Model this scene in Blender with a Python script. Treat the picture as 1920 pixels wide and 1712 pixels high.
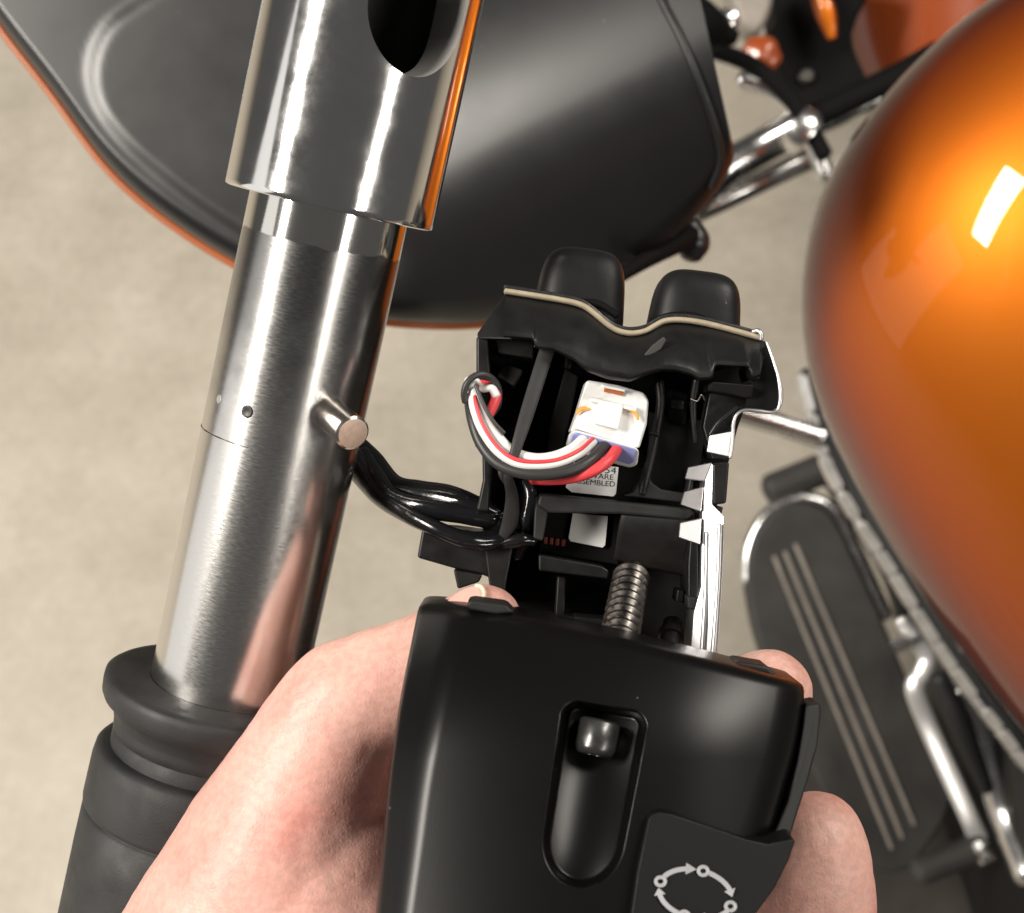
import bpy, bmesh, math, random
import numpy as np
from mathutils import Vector, Matrix, Euler
R = math.radians
random.seed(7)
for o in list(bpy.data.objects):
    bpy.data.objects.remove(o)
scene = bpy.context.scene
COL = scene.collection

# ------------------------------------------------------------------ camera
FPX = 2800.0                      # focal length in photograph pixels (1920 wide)
cam_d = bpy.data.cameras.new('camera')
cam = bpy.data.objects.new('camera', cam_d)
COL.objects.link(cam)
cam.location = (0, 0, 1.6)
cam.rotation_euler = (R(25), 0, 0)
cam_d.sensor_width = 36.0
cam_d.lens = 36.0 * FPX / 1920.0
cam_d.clip_start = 0.01
cam_d.clip_end = 60
cam_d.dof.use_dof = True
cam_d.dof.focus_distance = 0.249
cam_d.dof.aperture_fstop = 31.0
scene.camera = cam
CAM = Matrix.Translation((0, 0, 1.6)) @ Euler((R(25), 0, 0)).to_matrix().to_4x4()
C3 = CAM.to_3x3()
RIGHT, UP, BACK = C3 @ Vector((1, 0, 0)), C3 @ Vector((0, 1, 0)), C3 @ Vector((0, 0, 1))

# ------------------------------------------------------------------ world (dim workshop air, no sky)
world = bpy.data.worlds.new('World'); scene.world = world
world.use_nodes = True
bg = world.node_tree.nodes['Background']
bg.inputs[0].default_value = (1.0, 0.97, 0.93, 1)
bg.inputs[1].default_value = 0.085

# ------------------------------------------------------------------ ceiling troffers (2 x 4 ft), a regular grid turned against the bike
def troffer(x, y, power, rz=38, sx=1.25, sy=0.62, z=3.25):
    ld = bpy.data.lights.new('ceiling_troffer', 'AREA')
    ld.shape = 'RECTANGLE'; ld.size = sx; ld.size_y = sy
    ld.energy = power; ld.color = (1.0, 0.94, 0.85)
    o = bpy.data.objects.new('ceiling_troffer', ld); COL.objects.link(o)
    o.location = (x, y, z); o.rotation_euler = (0, 0, R(rz))
    return o
for (x, y, p, rz, sx, sy) in [(-2.2, -0.20, 185, 40, 1.85, 0.50), (1.9, 1.15, 75, 37, 1.85, 0.60), (2.35, -1.55, 62, 37, 1.45, 0.50)]:
    troffer(x, y, p, rz, sx, sy)

# added area fill at the left, lifts the reflections on the sleeve
dd = bpy.data.lights.new('left_fill_light', 'AREA'); dd.shape = 'RECTANGLE'; dd.size = 3.2; dd.size_y = 2.4
dd.energy = 21; dd.color = (1.0, 0.97, 0.93)
do = bpy.data.objects.new('left_fill_light', dd); COL.objects.link(do)
do.location = (-4.2, -0.4, 1.7); do.rotation_euler = (0, R(-90), 0)

vs = scene.view_settings
vs.view_transform = 'Standard'; vs.look = 'None'; vs.exposure = 0.0; vs.gamma = 1.0
vs.use_curve_mapping = False
scene.render.film_transparent = False
scene.cycles.use_denoising = True
scene.cycles.max_bounces = 8

# ------------------------------------------------------------------ helpers
def W(x, y, d):
    """point of the place seen at photograph pixel (x, y), d metres along the viewing axis"""
    return CAM @ Vector(((x - 960) / FPX * d, -(y - 856) / FPX * d, -d))

ORG = {}
def thing(name, label, cat, loc, group=None):
    o = bpy.data.objects.new(name, None); COL.objects.link(o)
    o.empty_display_size = 0.01
    o.location = loc; o['label'] = label; o['category'] = cat
    if group: o['group'] = group
    ORG[o] = Vector(loc)
    return o
def tag(o, label, cat, group=None):
    o['label'] = label; o['category'] = cat
    if group: o['group'] = group
    return o
def link(name, me, mat, parent, verts_world=True, origin=None):
    o = bpy.data.objects.new(name, me); COL.objects.link(o)
    if mat is not None:
        me.materials.clear(); me.materials.append(mat)
    if parent is not None:
        o.parent = parent; org = ORG[parent]
    else:
        if origin is None:
            origin = Vector((0, 0, 0))
            for v in me.vertices: origin += v.co
            origin /= max(1, len(me.vertices))
        org = Vector(origin); o.location = org
    if verts_world:
        me.transform(Matrix.Translation(-org))
    ORG[o] = org
    return o
def mk(name, verts, faces, mat, parent=None, smooth=False, bevel=0.0, seg=2, sub=0, sharp=None, recalc=True, origin=None, angle=35):
    me = bpy.data.meshes.new(name)
    me.from_pydata([tuple(v) for v in verts], [], faces)
    if recalc:
        bm = bmesh.new(); bm.from_mesh(me)
        bmesh.ops.recalc_face_normals(bm, faces=bm.faces)
        bm.to_mesh(me); bm.free()
    o = link(name, me, mat, parent, origin=origin)
    if smooth or bevel:
        me.polygons.foreach_set('use_smooth', [True] * len(me.polygons))
        if sharp: me.set_sharp_from_angle(angle=R(sharp))
    if bevel:
        m = o.modifiers.new('bevel', 'BEVEL'); m.width = bevel; m.segments = seg
        m.limit_method = 'ANGLE'; m.angle_limit = R(angle); m.harden_normals = True
    if sub:
        m = o.modifiers.new('sub', 'SUBSURF'); m.levels = sub; m.render_levels = sub
    return o
def catmull(pts, n):
    """pts: list of tuples of any length; n samples per span"""
    P = np.array(pts, float)
    P = np.vstack([2 * P[0] - P[1], P, 2 * P[-1] - P[-2]])
    out = []
    for i in range(1, len(P) - 2):
        p0, p1, p2, p3 = P[i - 1:i + 3]
        for k in range(n):
            t = k / n
            out.append(0.5 * ((2 * p1) + (-p0 + p2) * t + (2 * p0 - 5 * p1 + 4 * p2 - p3) * t * t + (-p0 + 3 * p1 - 3 * p2 + p3) * t ** 3))
    out.append(P[-2])
    return out
def prism(name, pts, d, t, mat, parent, bevel=0.00035, seg=2, smooth_pts=0, direction=None, sharp=None, angle=35):
    """outline seen in the photograph, front at d (or per-point depth), thickness t away from the viewer"""
    if smooth_pts:
        P3 = [p if len(p) == 3 else (p[0], p[1], d) for p in pts]
        P3c = catmull(P3 + [P3[0]], smooth_pts)[:-1]
    else:
        P3c = [p if len(p) == 3 else (p[0], p[1], d) for p in pts]
    f = [W(*p) for p in P3c]
    dv = (direction if direction is not None else -BACK) * t
    n = len(f)
    verts = f + [v + dv for v in f]
    faces = [list(range(n)), list(range(2 * n - 1, n - 1, -1))]
    for i in range(n):
        j = (i + 1) % n
        faces.append([i, i + n, j + n, j])
    return mk(name, verts, faces, mat, parent, bevel=bevel, seg=seg, sharp=sharp, angle=angle)
def sweep(name, pts, rad, mat, parent, n=14, per=8, flat=1.0, flat_dir=None, world=False, caps=True, smooth=True, round_ends=True, twist=0.0):
    """tube through (x, y, d) points; rad in metres (one or one per point)"""
    if not isinstance(rad, (list, tuple)): rad = [rad] * len(pts)
    if world: src = [tuple(p) + (r,) for p, r in zip(pts, rad)]
    else: src = [tuple(W(*p)) + (r,) for p, r in zip(pts, rad)]
    C = catmull(src, per) if len(src) > 1 else src
    pos = [Vector(c[:3]) for c in C]; rr = [max(1e-6, c[3]) for c in C]
    if round_ends:
        t0 = (pos[0] - pos[1]).normalized(); t1 = (pos[-1] - pos[-2]).normalized()
        a, b = [], []
        for k in (0.35, 0.7, 0.92):
            a.insert(0, (pos[0] + t0 * rr[0] * k * 0.6, rr[0] * math.sqrt(1 - k * k)))
            b.append((pos[-1] + t1 * rr[-1] * k * 0.6, rr[-1] * math.sqrt(1 - k * k)))
        pos = [p for p, _ in a] + pos + [p for p, _ in b]
        rr = [r for _, r in a] + rr + [r for _, r in b]
    verts, faces = [], []
    tan = (pos[1] - pos[0]).normalized()
    ref = flat_dir if flat_dir is not None else (BACK if abs(tan.dot(BACK)) < 0.9 else UP)
    u = (ref - tan * ref.dot(tan)).normalized()
    m = len(pos)
    for i in range(m):
        tn = (pos[min(i + 1, m - 1)] - pos[max(i - 1, 0)]).normalized()
        if flat_dir is not None: u = flat_dir
        u = (u - tn * u.dot(tn)).normalized()
        w = tn.cross(u)
        ph = twist * i / m
        for k in range(n):
            a = 2 * math.pi * k / n
            ca, sa = math.cos(a) * flat, math.sin(a)
            q = u * (ca * math.cos(ph) - sa * math.sin(ph)) + w * (ca * math.sin(ph) + sa * math.cos(ph))
            verts.append(pos[i] + q * rr[i])
    for i in range(m - 1):
        for k in range(n):
            a = i * n + k; b = i * n + (k + 1) % n
            faces.append([a, b, b + n, a + n])
    if caps:
        faces.append(list(range(n - 1, -1, -1))); faces.append(list(range((m - 1) * n, m * n)))
    return mk(name, verts, faces, mat, parent, smooth=smooth)
def lathe(name, A, axis, prof, mat, parent, n=48, sharp=40, smooth=True, close=True):
    """prof: (distance along axis, radius)"""
    axis = axis.normalized()
    ref = BACK if abs(axis.dot(BACK)) < 0.9 else UP
    u = (ref - axis * ref.dot(axis)).normalized(); w = axis.cross(u)
    verts, faces = [], []
    for z, r in prof:
        for k in range(n):
            a = 2 * math.pi * k / n
            verts.append(A + axis * z + (u * math.cos(a) + w * math.sin(a)) * max(r, 1e-6))
    m = len(prof)
    for i in range(m - 1):
        for k in range(n):
            a = i * n + k; b = i * n + (k + 1) % n
            faces.append([a, b, b + n, a + n])
    if close:
        faces.append(list(range(n))); faces.append(list(range((m - 1) * n, m * n)))
    return mk(name, verts, faces, mat, parent, smooth=smooth, sharp=sharp)
def grid(name, rows, mat, parent, smooth=True, sharp=None, closed=False, recalc=True, origin=None):
    n = len(rows[0]); verts = [p for r in rows for p in r]; faces = []
    for i in range(len(rows) - 1):
        for k in range(n - (0 if closed else 1)):
            a = i * n + k; b = i * n + (k + 1) % n
            faces.append([a, b, b + n, a + n])
    return mk(name, verts, faces, mat, parent, smooth=smooth, sharp=sharp, recalc=recalc, origin=origin)
def sstep(a, b, x):
    t = min(1, max(0, (x - a) / (b - a))); return t * t * (3 - 2 * t)

# ------------------------------------------------------------------ materials
def new_mat(name):
    m = bpy.data.materials.new(name); m.use_nodes = True
    return m, m.node_tree, m.node_tree.nodes['Principled BSDF']
def node(nt, typ, **kw):
    n = nt.nodes.new(typ)
    for k, v in kw.items():
        if k.startswith('i_'): n.inputs[k[2:].replace('_', ' ')].default_value = v
        else: setattr(n, k, v)
    return n
def pbr(name, base, rough=0.5, metal=0.0, coat=0.0, coat_rough=0.05, spec=0.5, var=0.0, var_scale=300, rvar=0.0, rscale=200, bump=0.0, bscale=2000, stretch=None, bdist=0.0003):
    m, nt, b = new_mat(name)
    b.inputs['Base Color'].default_value = (*base, 1)
    b.inputs['Roughness'].default_value = rough
    b.inputs['Metallic'].default_value = metal
    b.inputs['Coat Weight'].default_value = coat
    b.inputs['Coat Roughness'].default_value = coat_rough
    b.inputs['Specular IOR Level'].default_value = spec
    tc = node(nt, 'ShaderNodeTexCoord'); vec = tc.outputs['Object']
    if stretch:
        mp = node(nt, 'ShaderNodeMapping'); mp.inputs['Scale'].default_value = stretch
        nt.links.new(vec, mp.inputs[0]); vec = mp.outputs[0]
    def noise(scale, det=4):
        n = node(nt, 'ShaderNodeTexNoise'); n.inputs['Scale'].default_value = scale; n.inputs['Detail'].default_value = det
        nt.links.new(vec, n.inputs['Vector']); return n
    if var:
        n = noise(var_scale); mr = node(nt, 'ShaderNodeMapRange')
        mr.inputs[1].default_value = 0.3; mr.inputs[2].default_value = 0.7
        mr.inputs[3].default_value = 1 - var; mr.inputs[4].default_value = 1 + var
        mx = node(nt, 'ShaderNodeVectorMath', operation='SCALE'); mx.inputs[0].default_value = base
        nt.links.new(n.outputs[0], mr.inputs[0]); nt.links.new(mr.outputs[0], mx.inputs['Scale'])
        nt.links.new(mx.outputs[0], b.inputs['Base Color'])
    if rvar:
        n = noise(rscale); mr = node(nt, 'ShaderNodeMapRange')
        mr.inputs[1].default_value = 0.3; mr.inputs[2].default_value = 0.7
        mr.inputs[3].default_value = max(0.02, rough - rvar); mr.inputs[4].default_value = rough + rvar
        nt.links.new(n.outputs[0], mr.inputs[0]); nt.links.new(mr.outputs[0], b.inputs['Roughness'])
    if bump:
        n = noise(bscale); bp = node(nt, 'ShaderNodeBump'); bp.inputs['Strength'].default_value = bump
        bp.inputs['Distance'].default_value = bdist
        nt.links.new(n.outputs[0], bp.inputs['Height']); nt.links.new(bp.outputs[0], b.inputs['Normal'])
    return m

def dust(m, scale=420, amount=0.10, col=(0.30, 0.29, 0.28)):
    nt = m.node_tree; b = nt.nodes['Principled BSDF']
    tc = node(nt, 'ShaderNodeTexCoord')
    v = node(nt, 'ShaderNodeTexVoronoi'); v.inputs['Scale'].default_value = scale; nt.links.new(tc.outputs['Object'], v.inputs['Vector'])
    n = node(nt, 'ShaderNodeTexNoise'); n.inputs['Scale'].default_value = scale * 0.3; nt.links.new(tc.outputs['Object'], n.inputs['Vector'])
    th = node(nt, 'ShaderNodeMapRange'); th.inputs[1].default_value = 0.60; th.inputs[2].default_value = 0.80; th.inputs[3].default_value = 0.0; th.inputs[4].default_value = 0.16
    nt.links.new(n.outputs[0], th.inputs[0])
    lt = node(nt, 'ShaderNodeMath', operation='LESS_THAN'); nt.links.new(v.outputs['Distance'], lt.inputs[0]); nt.links.new(th.outputs[0], lt.inputs[1])
    mu = node(nt, 'ShaderNodeMath', operation='MULTIPLY'); mu.inputs[1].default_value = amount; nt.links.new(lt.outputs[0], mu.inputs[0])
    mx = node(nt, 'ShaderNodeMix', data_type='RGBA'); mx.inputs[7].default_value = (*col, 1)
    src = b.inputs['Base Color']
    if src.is_linked: nt.links.new(src.links[0].from_socket, mx.inputs[6])
    else: mx.inputs[6].default_value = src.default_value
    nt.links.new(mu.outputs[0], mx.inputs[0]); nt.links.new(mx.outputs[2], src)
M = {}
M['plastic'] = pbr('black_plastic', (0.009, 0.0088, 0.009), 0.42, spec=0.35, var=0.25, var_scale=250, rvar=0.12, rscale=180, bump=0.15, bscale=2500, bdist=0.0001)
M['plastic_matte'] = pbr('matte_black_plastic', (0.014, 0.0137, 0.014), 0.58, spec=0.35, var=0.2, var_scale=200, rvar=0.1, bump=0.2, bscale=3000, bdist=0.0001)
M['plastic_dark'] = pbr('deep_black_plastic', (0.003, 0.003, 0.003), 0.75, spec=0.15, rvar=0.1)
M['rubber'] = pbr('black_rubber', (0.021, 0.021, 0.022), 0.62, var=0.25, var_scale=150, rvar=0.1, bump=0.25, bscale=2500, bdist=0.00015)
M['button'] = pbr('satin_black_button', (0.009, 0.009, 0.0095), 0.46, spec=0.28, rvar=0.07, bump=0.1, bscale=3000, bdist=0.0001)
M['rocker'] = pbr('matte_black_rocker', (0.004, 0.004, 0.0042), 0.5, spec=0.22, rvar=0.03)
M['housing'] = pbr('satin_black_paint', (0.003, 0.0028, 0.0028), 0.32, spec=0.27, rvar=0.012, rscale=60, bump=0.06, bscale=3500, bdist=0.0001)
M['sheath'] = pbr('glossy_black_sheath', (0.008, 0.008, 0.009), 0.16, rvar=0.08, rscale=300, bump=0.25, bscale=160, bdist=0.0008)
M['gasket'] = pbr('tan_gasket', (0.36, 0.305, 0.22), 0.7, var=0.15, var_scale=600)
M['alu'] = pbr('bright_sheet_metal', (0.62, 0.62, 0.63), 0.40, metal=1, rvar=0.05, rscale=120)
M['connector'] = pbr('white_connector_plastic', (0.78, 0.78, 0.77), 0.4, var=0.06, var_scale=300)
M['seal'] = pbr('lavender_blue_seal', (0.30, 0.33, 0.66), 0.55)
M['amber'] = pbr('amber_retainer', (0.75, 0.36, 0.07), 0.5)
M['rust'] = pbr('orange_brown_terminal', (0.42, 0.12, 0.04), 0.5)
M['wire_white'] = pbr('white_wire', (0.80, 0.79, 0.77), 0.4)
M['wire_red'] = pbr('red_wire', (0.72, 0.06, 0.07), 0.42)
M['wire_black'] = pbr('black_wire', (0.03, 0.03, 0.03), 0.45)
M['paper'] = pbr('white_sticker', (0.74, 0.74, 0.73), 0.5)
M['ink'] = pbr('black_ink', (0.02, 0.02, 0.02), 0.6)
M['print'] = pbr('pale_grey_print', (0.36, 0.36, 0.38), 0.5)
M['screw'] = pbr('dark_steel_thread', (0.13, 0.12, 0.11), 0.34, metal=1, rvar=0.12, rscale=900, var=0.2, var_scale=800)
M['screw_black'] = pbr('black_oxide_screw', (0.09, 0.09, 0.09), 0.32, metal=0.8, rvar=0.1, rscale=800)
M['chrome_far'] = pbr('dull_chrome', (0.66, 0.65, 0.64), 0.24, metal=1, rvar=0.06, rscale=80)
M['edge_orange'] = pbr('orange_pinstripe', (0.42, 0.11, 0.03), 0.4)
M['mat'] = pbr('dark_floor_shade', (0.05, 0.043, 0.037), 0.8, var=0.3, var_scale=14)  # shade on the floor put into a dark brown colour
M['chrome'] = pbr('chrome', (0.80, 0.80, 0.80), 0.09, metal=1, rvar=0.04, rscale=60)
M['nickel'] = pbr('nickel_pin', (0.78, 0.72, 0.66), 0.2, metal=1, rvar=0.05, rscale=500)
M['pin_face'] = pbr('satin_pin_end', (0.62, 0.46, 0.37), 0.5, metal=0.5, var=0.12, var_scale=900)
M['black_far'] = pbr('sooty_black', (0.004, 0.0036, 0.0036), 0.75, spec=0.12)
M['fair'] = pbr('satin_black_fairing', (0.011, 0.011, 0.0118), 0.34, rvar=0.03, rscale=60, bump=0.05, bscale=1800, bdist=0.0001)
M['fair_dark'] = pbr('black_trim', (0.008, 0.008, 0.008), 0.45)
M['nail'] = pbr('finger_nail', (0.70, 0.42, 0.36), 0.3, spec=0.5)
M['nail_tip'] = pbr('nail_free_edge', (0.75, 0.66, 0.50), 0.4)
M['groove'] = pbr('floorboard_ridge', (0.27, 0.24, 0.21), 0.5, var=0.15, var_scale=60)
M['rubber_dusty'] = pbr('dusty_floorboard_rubber', (0.036, 0.034, 0.032), 0.65, var=0.35, var_scale=18, rvar=0.1, rscale=40)

for k_, sc_, am_ in (('housing', 520, 0.35), ('fair', 330, 0.25), ('plastic', 700, 0.3), ('plastic_matte', 700, 0.3), ('rubber', 600, 0.35), ('button', 600, 0.3), ('sheath', 700, 0.2)):
    dust(M[k_], sc_, am_)

# orange metal-flake paint under clear lacquer
def orange_paint():
    m, nt, b = new_mat('orange_flake_paint')
    tc = node(nt, 'ShaderNodeTexCoord')
    vor = node(nt, 'ShaderNodeTexVoronoi'); vor.inputs['Scale'].default_value = 1600
    nt.links.new(tc.outputs['Object'], vor.inputs['Vector'])
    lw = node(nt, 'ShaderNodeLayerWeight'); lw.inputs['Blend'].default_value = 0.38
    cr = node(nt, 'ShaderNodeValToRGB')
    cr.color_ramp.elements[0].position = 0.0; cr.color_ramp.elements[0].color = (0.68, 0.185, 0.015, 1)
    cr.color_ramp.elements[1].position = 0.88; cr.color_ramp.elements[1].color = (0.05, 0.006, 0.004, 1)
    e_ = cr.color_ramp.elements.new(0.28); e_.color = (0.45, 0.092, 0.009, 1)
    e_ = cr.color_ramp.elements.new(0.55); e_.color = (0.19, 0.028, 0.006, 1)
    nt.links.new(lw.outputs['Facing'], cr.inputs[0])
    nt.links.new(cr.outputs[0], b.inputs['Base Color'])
    b.inputs['Metallic'].default_value = 0.75
    b.inputs['Roughness'].default_value = 0.5
    b.inputs['Coat Weight'].default_value = 1.0
    b.inputs['Coat Roughness'].default_value = 0.02
    b.inputs['Coat IOR'].default_value = 1.38
    b.inputs['Specular Tint'].default_value = (0.35, 0.10, 0.05, 1)
    bp = node(nt, 'ShaderNodeBump'); bp.inputs['Strength'].default_value = 0.12; bp.inputs['Distance'].default_value = 0.0002
    nt.links.new(vor.outputs['Color'], bp.inputs['Height']); nt.links.new(bp.outputs[0], b.inputs['Normal'])
    return m
M['orange'] = orange_paint()

def concrete():
    m, nt, b = new_mat('sealed_concrete')
    tc = node(nt, 'ShaderNodeTexCoord')
    def nz(s, d, r=0.55):
        n = node(nt, 'ShaderNodeTexNoise'); n.inputs['Scale'].default_value = s; n.inputs['Detail'].default_value = d; n.inputs['Roughness'].default_value = r
        nt.links.new(tc.outputs['Object'], n.inputs['Vector']); return n
    a = nz(9, 8, 0.62); c = nz(70, 4); s = nz(160, 2)
    cr = node(nt, 'ShaderNodeValToRGB')
    e = cr.color_ramp.elements
    e[0].position = 0.32; e[0].color = (0.392, 0.350, 0.284, 1)
    e[1].position = 0.68; e[1].color = (0.492, 0.446, 0.374, 1)
    nt.links.new(a.outputs[0], cr.inputs[0])
    cr2 = node(nt, 'ShaderNodeValToRGB'); e = cr2.color_ramp.elements
    e[0].position = 0.3; e[0].color = (0.93, 0.93, 0.93, 1); e[1].position = 0.7; e[1].color = (1.06, 1.06, 1.06, 1)
    nt.links.new(c.outputs[0], cr2.inputs[0])
    mx = node(nt, 'ShaderNodeMix', data_type='RGBA', blend_type='MULTIPLY'); mx.inputs[0].default_value = 1
    nt.links.new(cr.outputs[0], mx.inputs[6]); nt.links.new(cr2.outputs[0], mx.inputs[7])
    cr3 = node(nt, 'ShaderNodeValToRGB'); e = cr3.color_ramp.elements
    e[0].position = 0.70; e[0].color = (0, 0, 0, 1); e[1].position = 0.76; e[1].color = (1, 1, 1, 1)
    nt.links.new(s.outputs[0], cr3.inputs[0])
    mx2 = node(nt, 'ShaderNodeMix', data_type='RGBA'); mx2.inputs[7].default_value = (0.66, 0.58, 0.48, 1)
    nt.links.new(cr3.outputs[0], mx2.inputs[0]); nt.links.new(mx.outputs[2], mx2.inputs[6])
    nt.links.new(mx2.outputs[2], b.inputs['Base Color'])
    b.inputs['Roughness'].default_value = 0.55
    bp = node(nt, 'ShaderNodeBump'); bp.inputs['Strength'].default_value = 0.2; bp.inputs['Distance'].default_value = 0.002
    nt.links.new(c.outputs[0], bp.inputs['Height']); nt.links.new(bp.outputs[0], b.inputs['Normal'])
    return m
M['fender_orange'] = pbr('burnt_orange_fender', (0.30, 0.055, 0.010), 0.35, coat=0.6)
M['concrete'] = concrete()

def skin():
    m, nt, b = new_mat('skin')
    tc = node(nt, 'ShaderNodeTexCoord')
    def nz(s, d):
        n = node(nt, 'ShaderNodeTexNoise'); n.inputs['Scale'].default_value = s; n.inputs['Detail'].default_value = d
        nt.links.new(tc.outputs['Object'], n.inputs['Vector']); return n
    a = nz(60, 5); c = nz(420, 3)
    cr = node(nt, 'ShaderNodeValToRGB'); e = cr.color_ramp.elements
    e[0].position = 0.28; e[0].color = (0.66, 0.285, 0.24, 1); e[1].position = 0.72; e[1].color = (0.79, 0.49, 0.425, 1)
    q = e.new(0.48); q.color = (0.735, 0.395, 0.335, 1)
    nt.links.new(a.outputs[0], cr.inputs[0])
    pal = nz(32, 3); pm = node(nt, 'ShaderNodeMapRange'); pm.inputs[1].default_value = 0.45; pm.inputs[2].default_value = 0.7; pm.inputs[4].default_value = 0.22
    nt.links.new(pal.outputs[0], pm.inputs[0])
    sp_ = node(nt, 'ShaderNodeMix', data_type='RGBA'); sp_.inputs[7].default_value = (0.78, 0.50, 0.375, 1)
    nt.links.new(pm.outputs[0], sp_.inputs[0]); nt.links.new(cr.outputs[0], sp_.inputs[6])
    fk = nz(900, 2); fm = node(nt, 'ShaderNodeMapRange'); fm.inputs[1].default_value = 0.35; fm.inputs[2].default_value = 0.65; fm.inputs[3].default_value = 0.90; fm.inputs[4].default_value = 1.06
    nt.links.new(fk.outputs[0], fm.inputs[0])
    sv = node(nt, 'ShaderNodeVectorMath', operation='SCALE'); nt.links.new(sp_.outputs[2], sv.inputs[0]); nt.links.new(fm.outputs[0], sv.inputs['Scale'])
    nt.links.new(sv.outputs[0], b.inputs['Base Color'])
    b.inputs['Roughness'].default_value = 0.47
    b.inputs['Subsurface Weight'].default_value = 0.28
    b.inputs['Subsurface Radius'].default_value = (1.0, 0.35, 0.2)
    b.inputs['Subsurface Scale'].default_value = 0.004
    # fine skin lines
    w = node(nt, 'ShaderNodeTexVoronoi'); w.inputs['Scale'].default_value = 1500; w.feature = 'DISTANCE_TO_EDGE'
    nt.links.new(tc.outputs['Object'], w.inputs['Vector'])
    ad = node(nt, 'ShaderNodeMath', operation='ADD'); nt.links.new(w.outputs[0], ad.inputs[0]); nt.links.new(c.outputs[0], ad.inputs[1])
    # creases over the thumb joint and the thumb web: (photo x, y, depth, reach, band direction, pitch)
    hsum = ad.outputs[0]
    org = W(700, 1700, 0.245)
    for (px, py, pd, reach, dx, dy, sc, amp) in [(560, 1262, 0.235, 0.0085, 0.55, 0.83, 420, 3.2), (470, 1390, 0.232, 0.010, 0.35, 0.93, 260, 1.6), (600, 1640, 0.230, 0.012, -0.25, 0.97, 190, 2.0), (1545, 1560, 0.232, 0.006, 0.9, -0.3, 420, 1.4)]:
        cpt = W(px, py, pd) - org
        dv = (RIGHT * dx - UP * dy).normalized()
        sub = node(nt, 'ShaderNodeVectorMath', operation='SUBTRACT'); sub.inputs[1].default_value = cpt
        nt.links.new(tc.outputs['Object'], sub.inputs[0])
        ln = node(nt, 'ShaderNodeVectorMath', operation='LENGTH'); nt.links.new(sub.outputs[0], ln.inputs[0])
        mr = node(nt, 'ShaderNodeMapRange', interpolation_type='SMOOTHSTEP'); mr.inputs[1].default_value = reach; mr.inputs[2].default_value = reach * 0.25
        nt.links.new(ln.outputs['Value'], mr.inputs[0])
        dt = node(nt, 'ShaderNodeVectorMath', operation='DOT_PRODUCT'); dt.inputs[1].default_value = dv * sc
        nt.links.new(sub.outputs[0], dt.inputs[0])
        nn = nz(230, 3)
        wv = node(nt, 'ShaderNodeMath', operation='MULTIPLY_ADD'); wv.inputs[1].default_value = 2.2
        nt.links.new(nn.outputs[0], wv.inputs[0]); nt.links.new(dt.outputs['Value'], wv.inputs[2])
        sn = node(nt, 'ShaderNodeMath', operation='PINGPONG'); sn.inputs[1].default_value = 0.5; nt.links.new(wv.outputs[0], sn.inputs[0])
        pw = node(nt, 'ShaderNodeMath', operation='POWER'); pw.inputs[1].default_value = 0.35; nt.links.new(sn.outputs[0], pw.inputs[0])
        mu = node(nt, 'ShaderNodeMath', operation='MULTIPLY'); nt.links.new(pw.outputs[0], mu.inputs[0]); nt.links.new(mr.outputs[0], mu.inputs[1])
        ma = node(nt, 'ShaderNodeMath', operation='MULTIPLY_ADD'); ma.inputs[1].default_value = amp
        nt.links.new(mu.outputs[0], ma.inputs[0]); nt.links.new(hsum, ma.inputs[2]); hsum = ma.outputs[0]
    bp = node(nt, 'ShaderNodeBump'); bp.inputs['Strength'].default_value = 0.22; bp.inputs['Distance'].default_value = 0.0003
    nt.links.new(hsum, bp.inputs['Height']); nt.links.new(bp.outputs[0], b.inputs['Normal'])
    return m
M['skin'] = skin()

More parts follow.
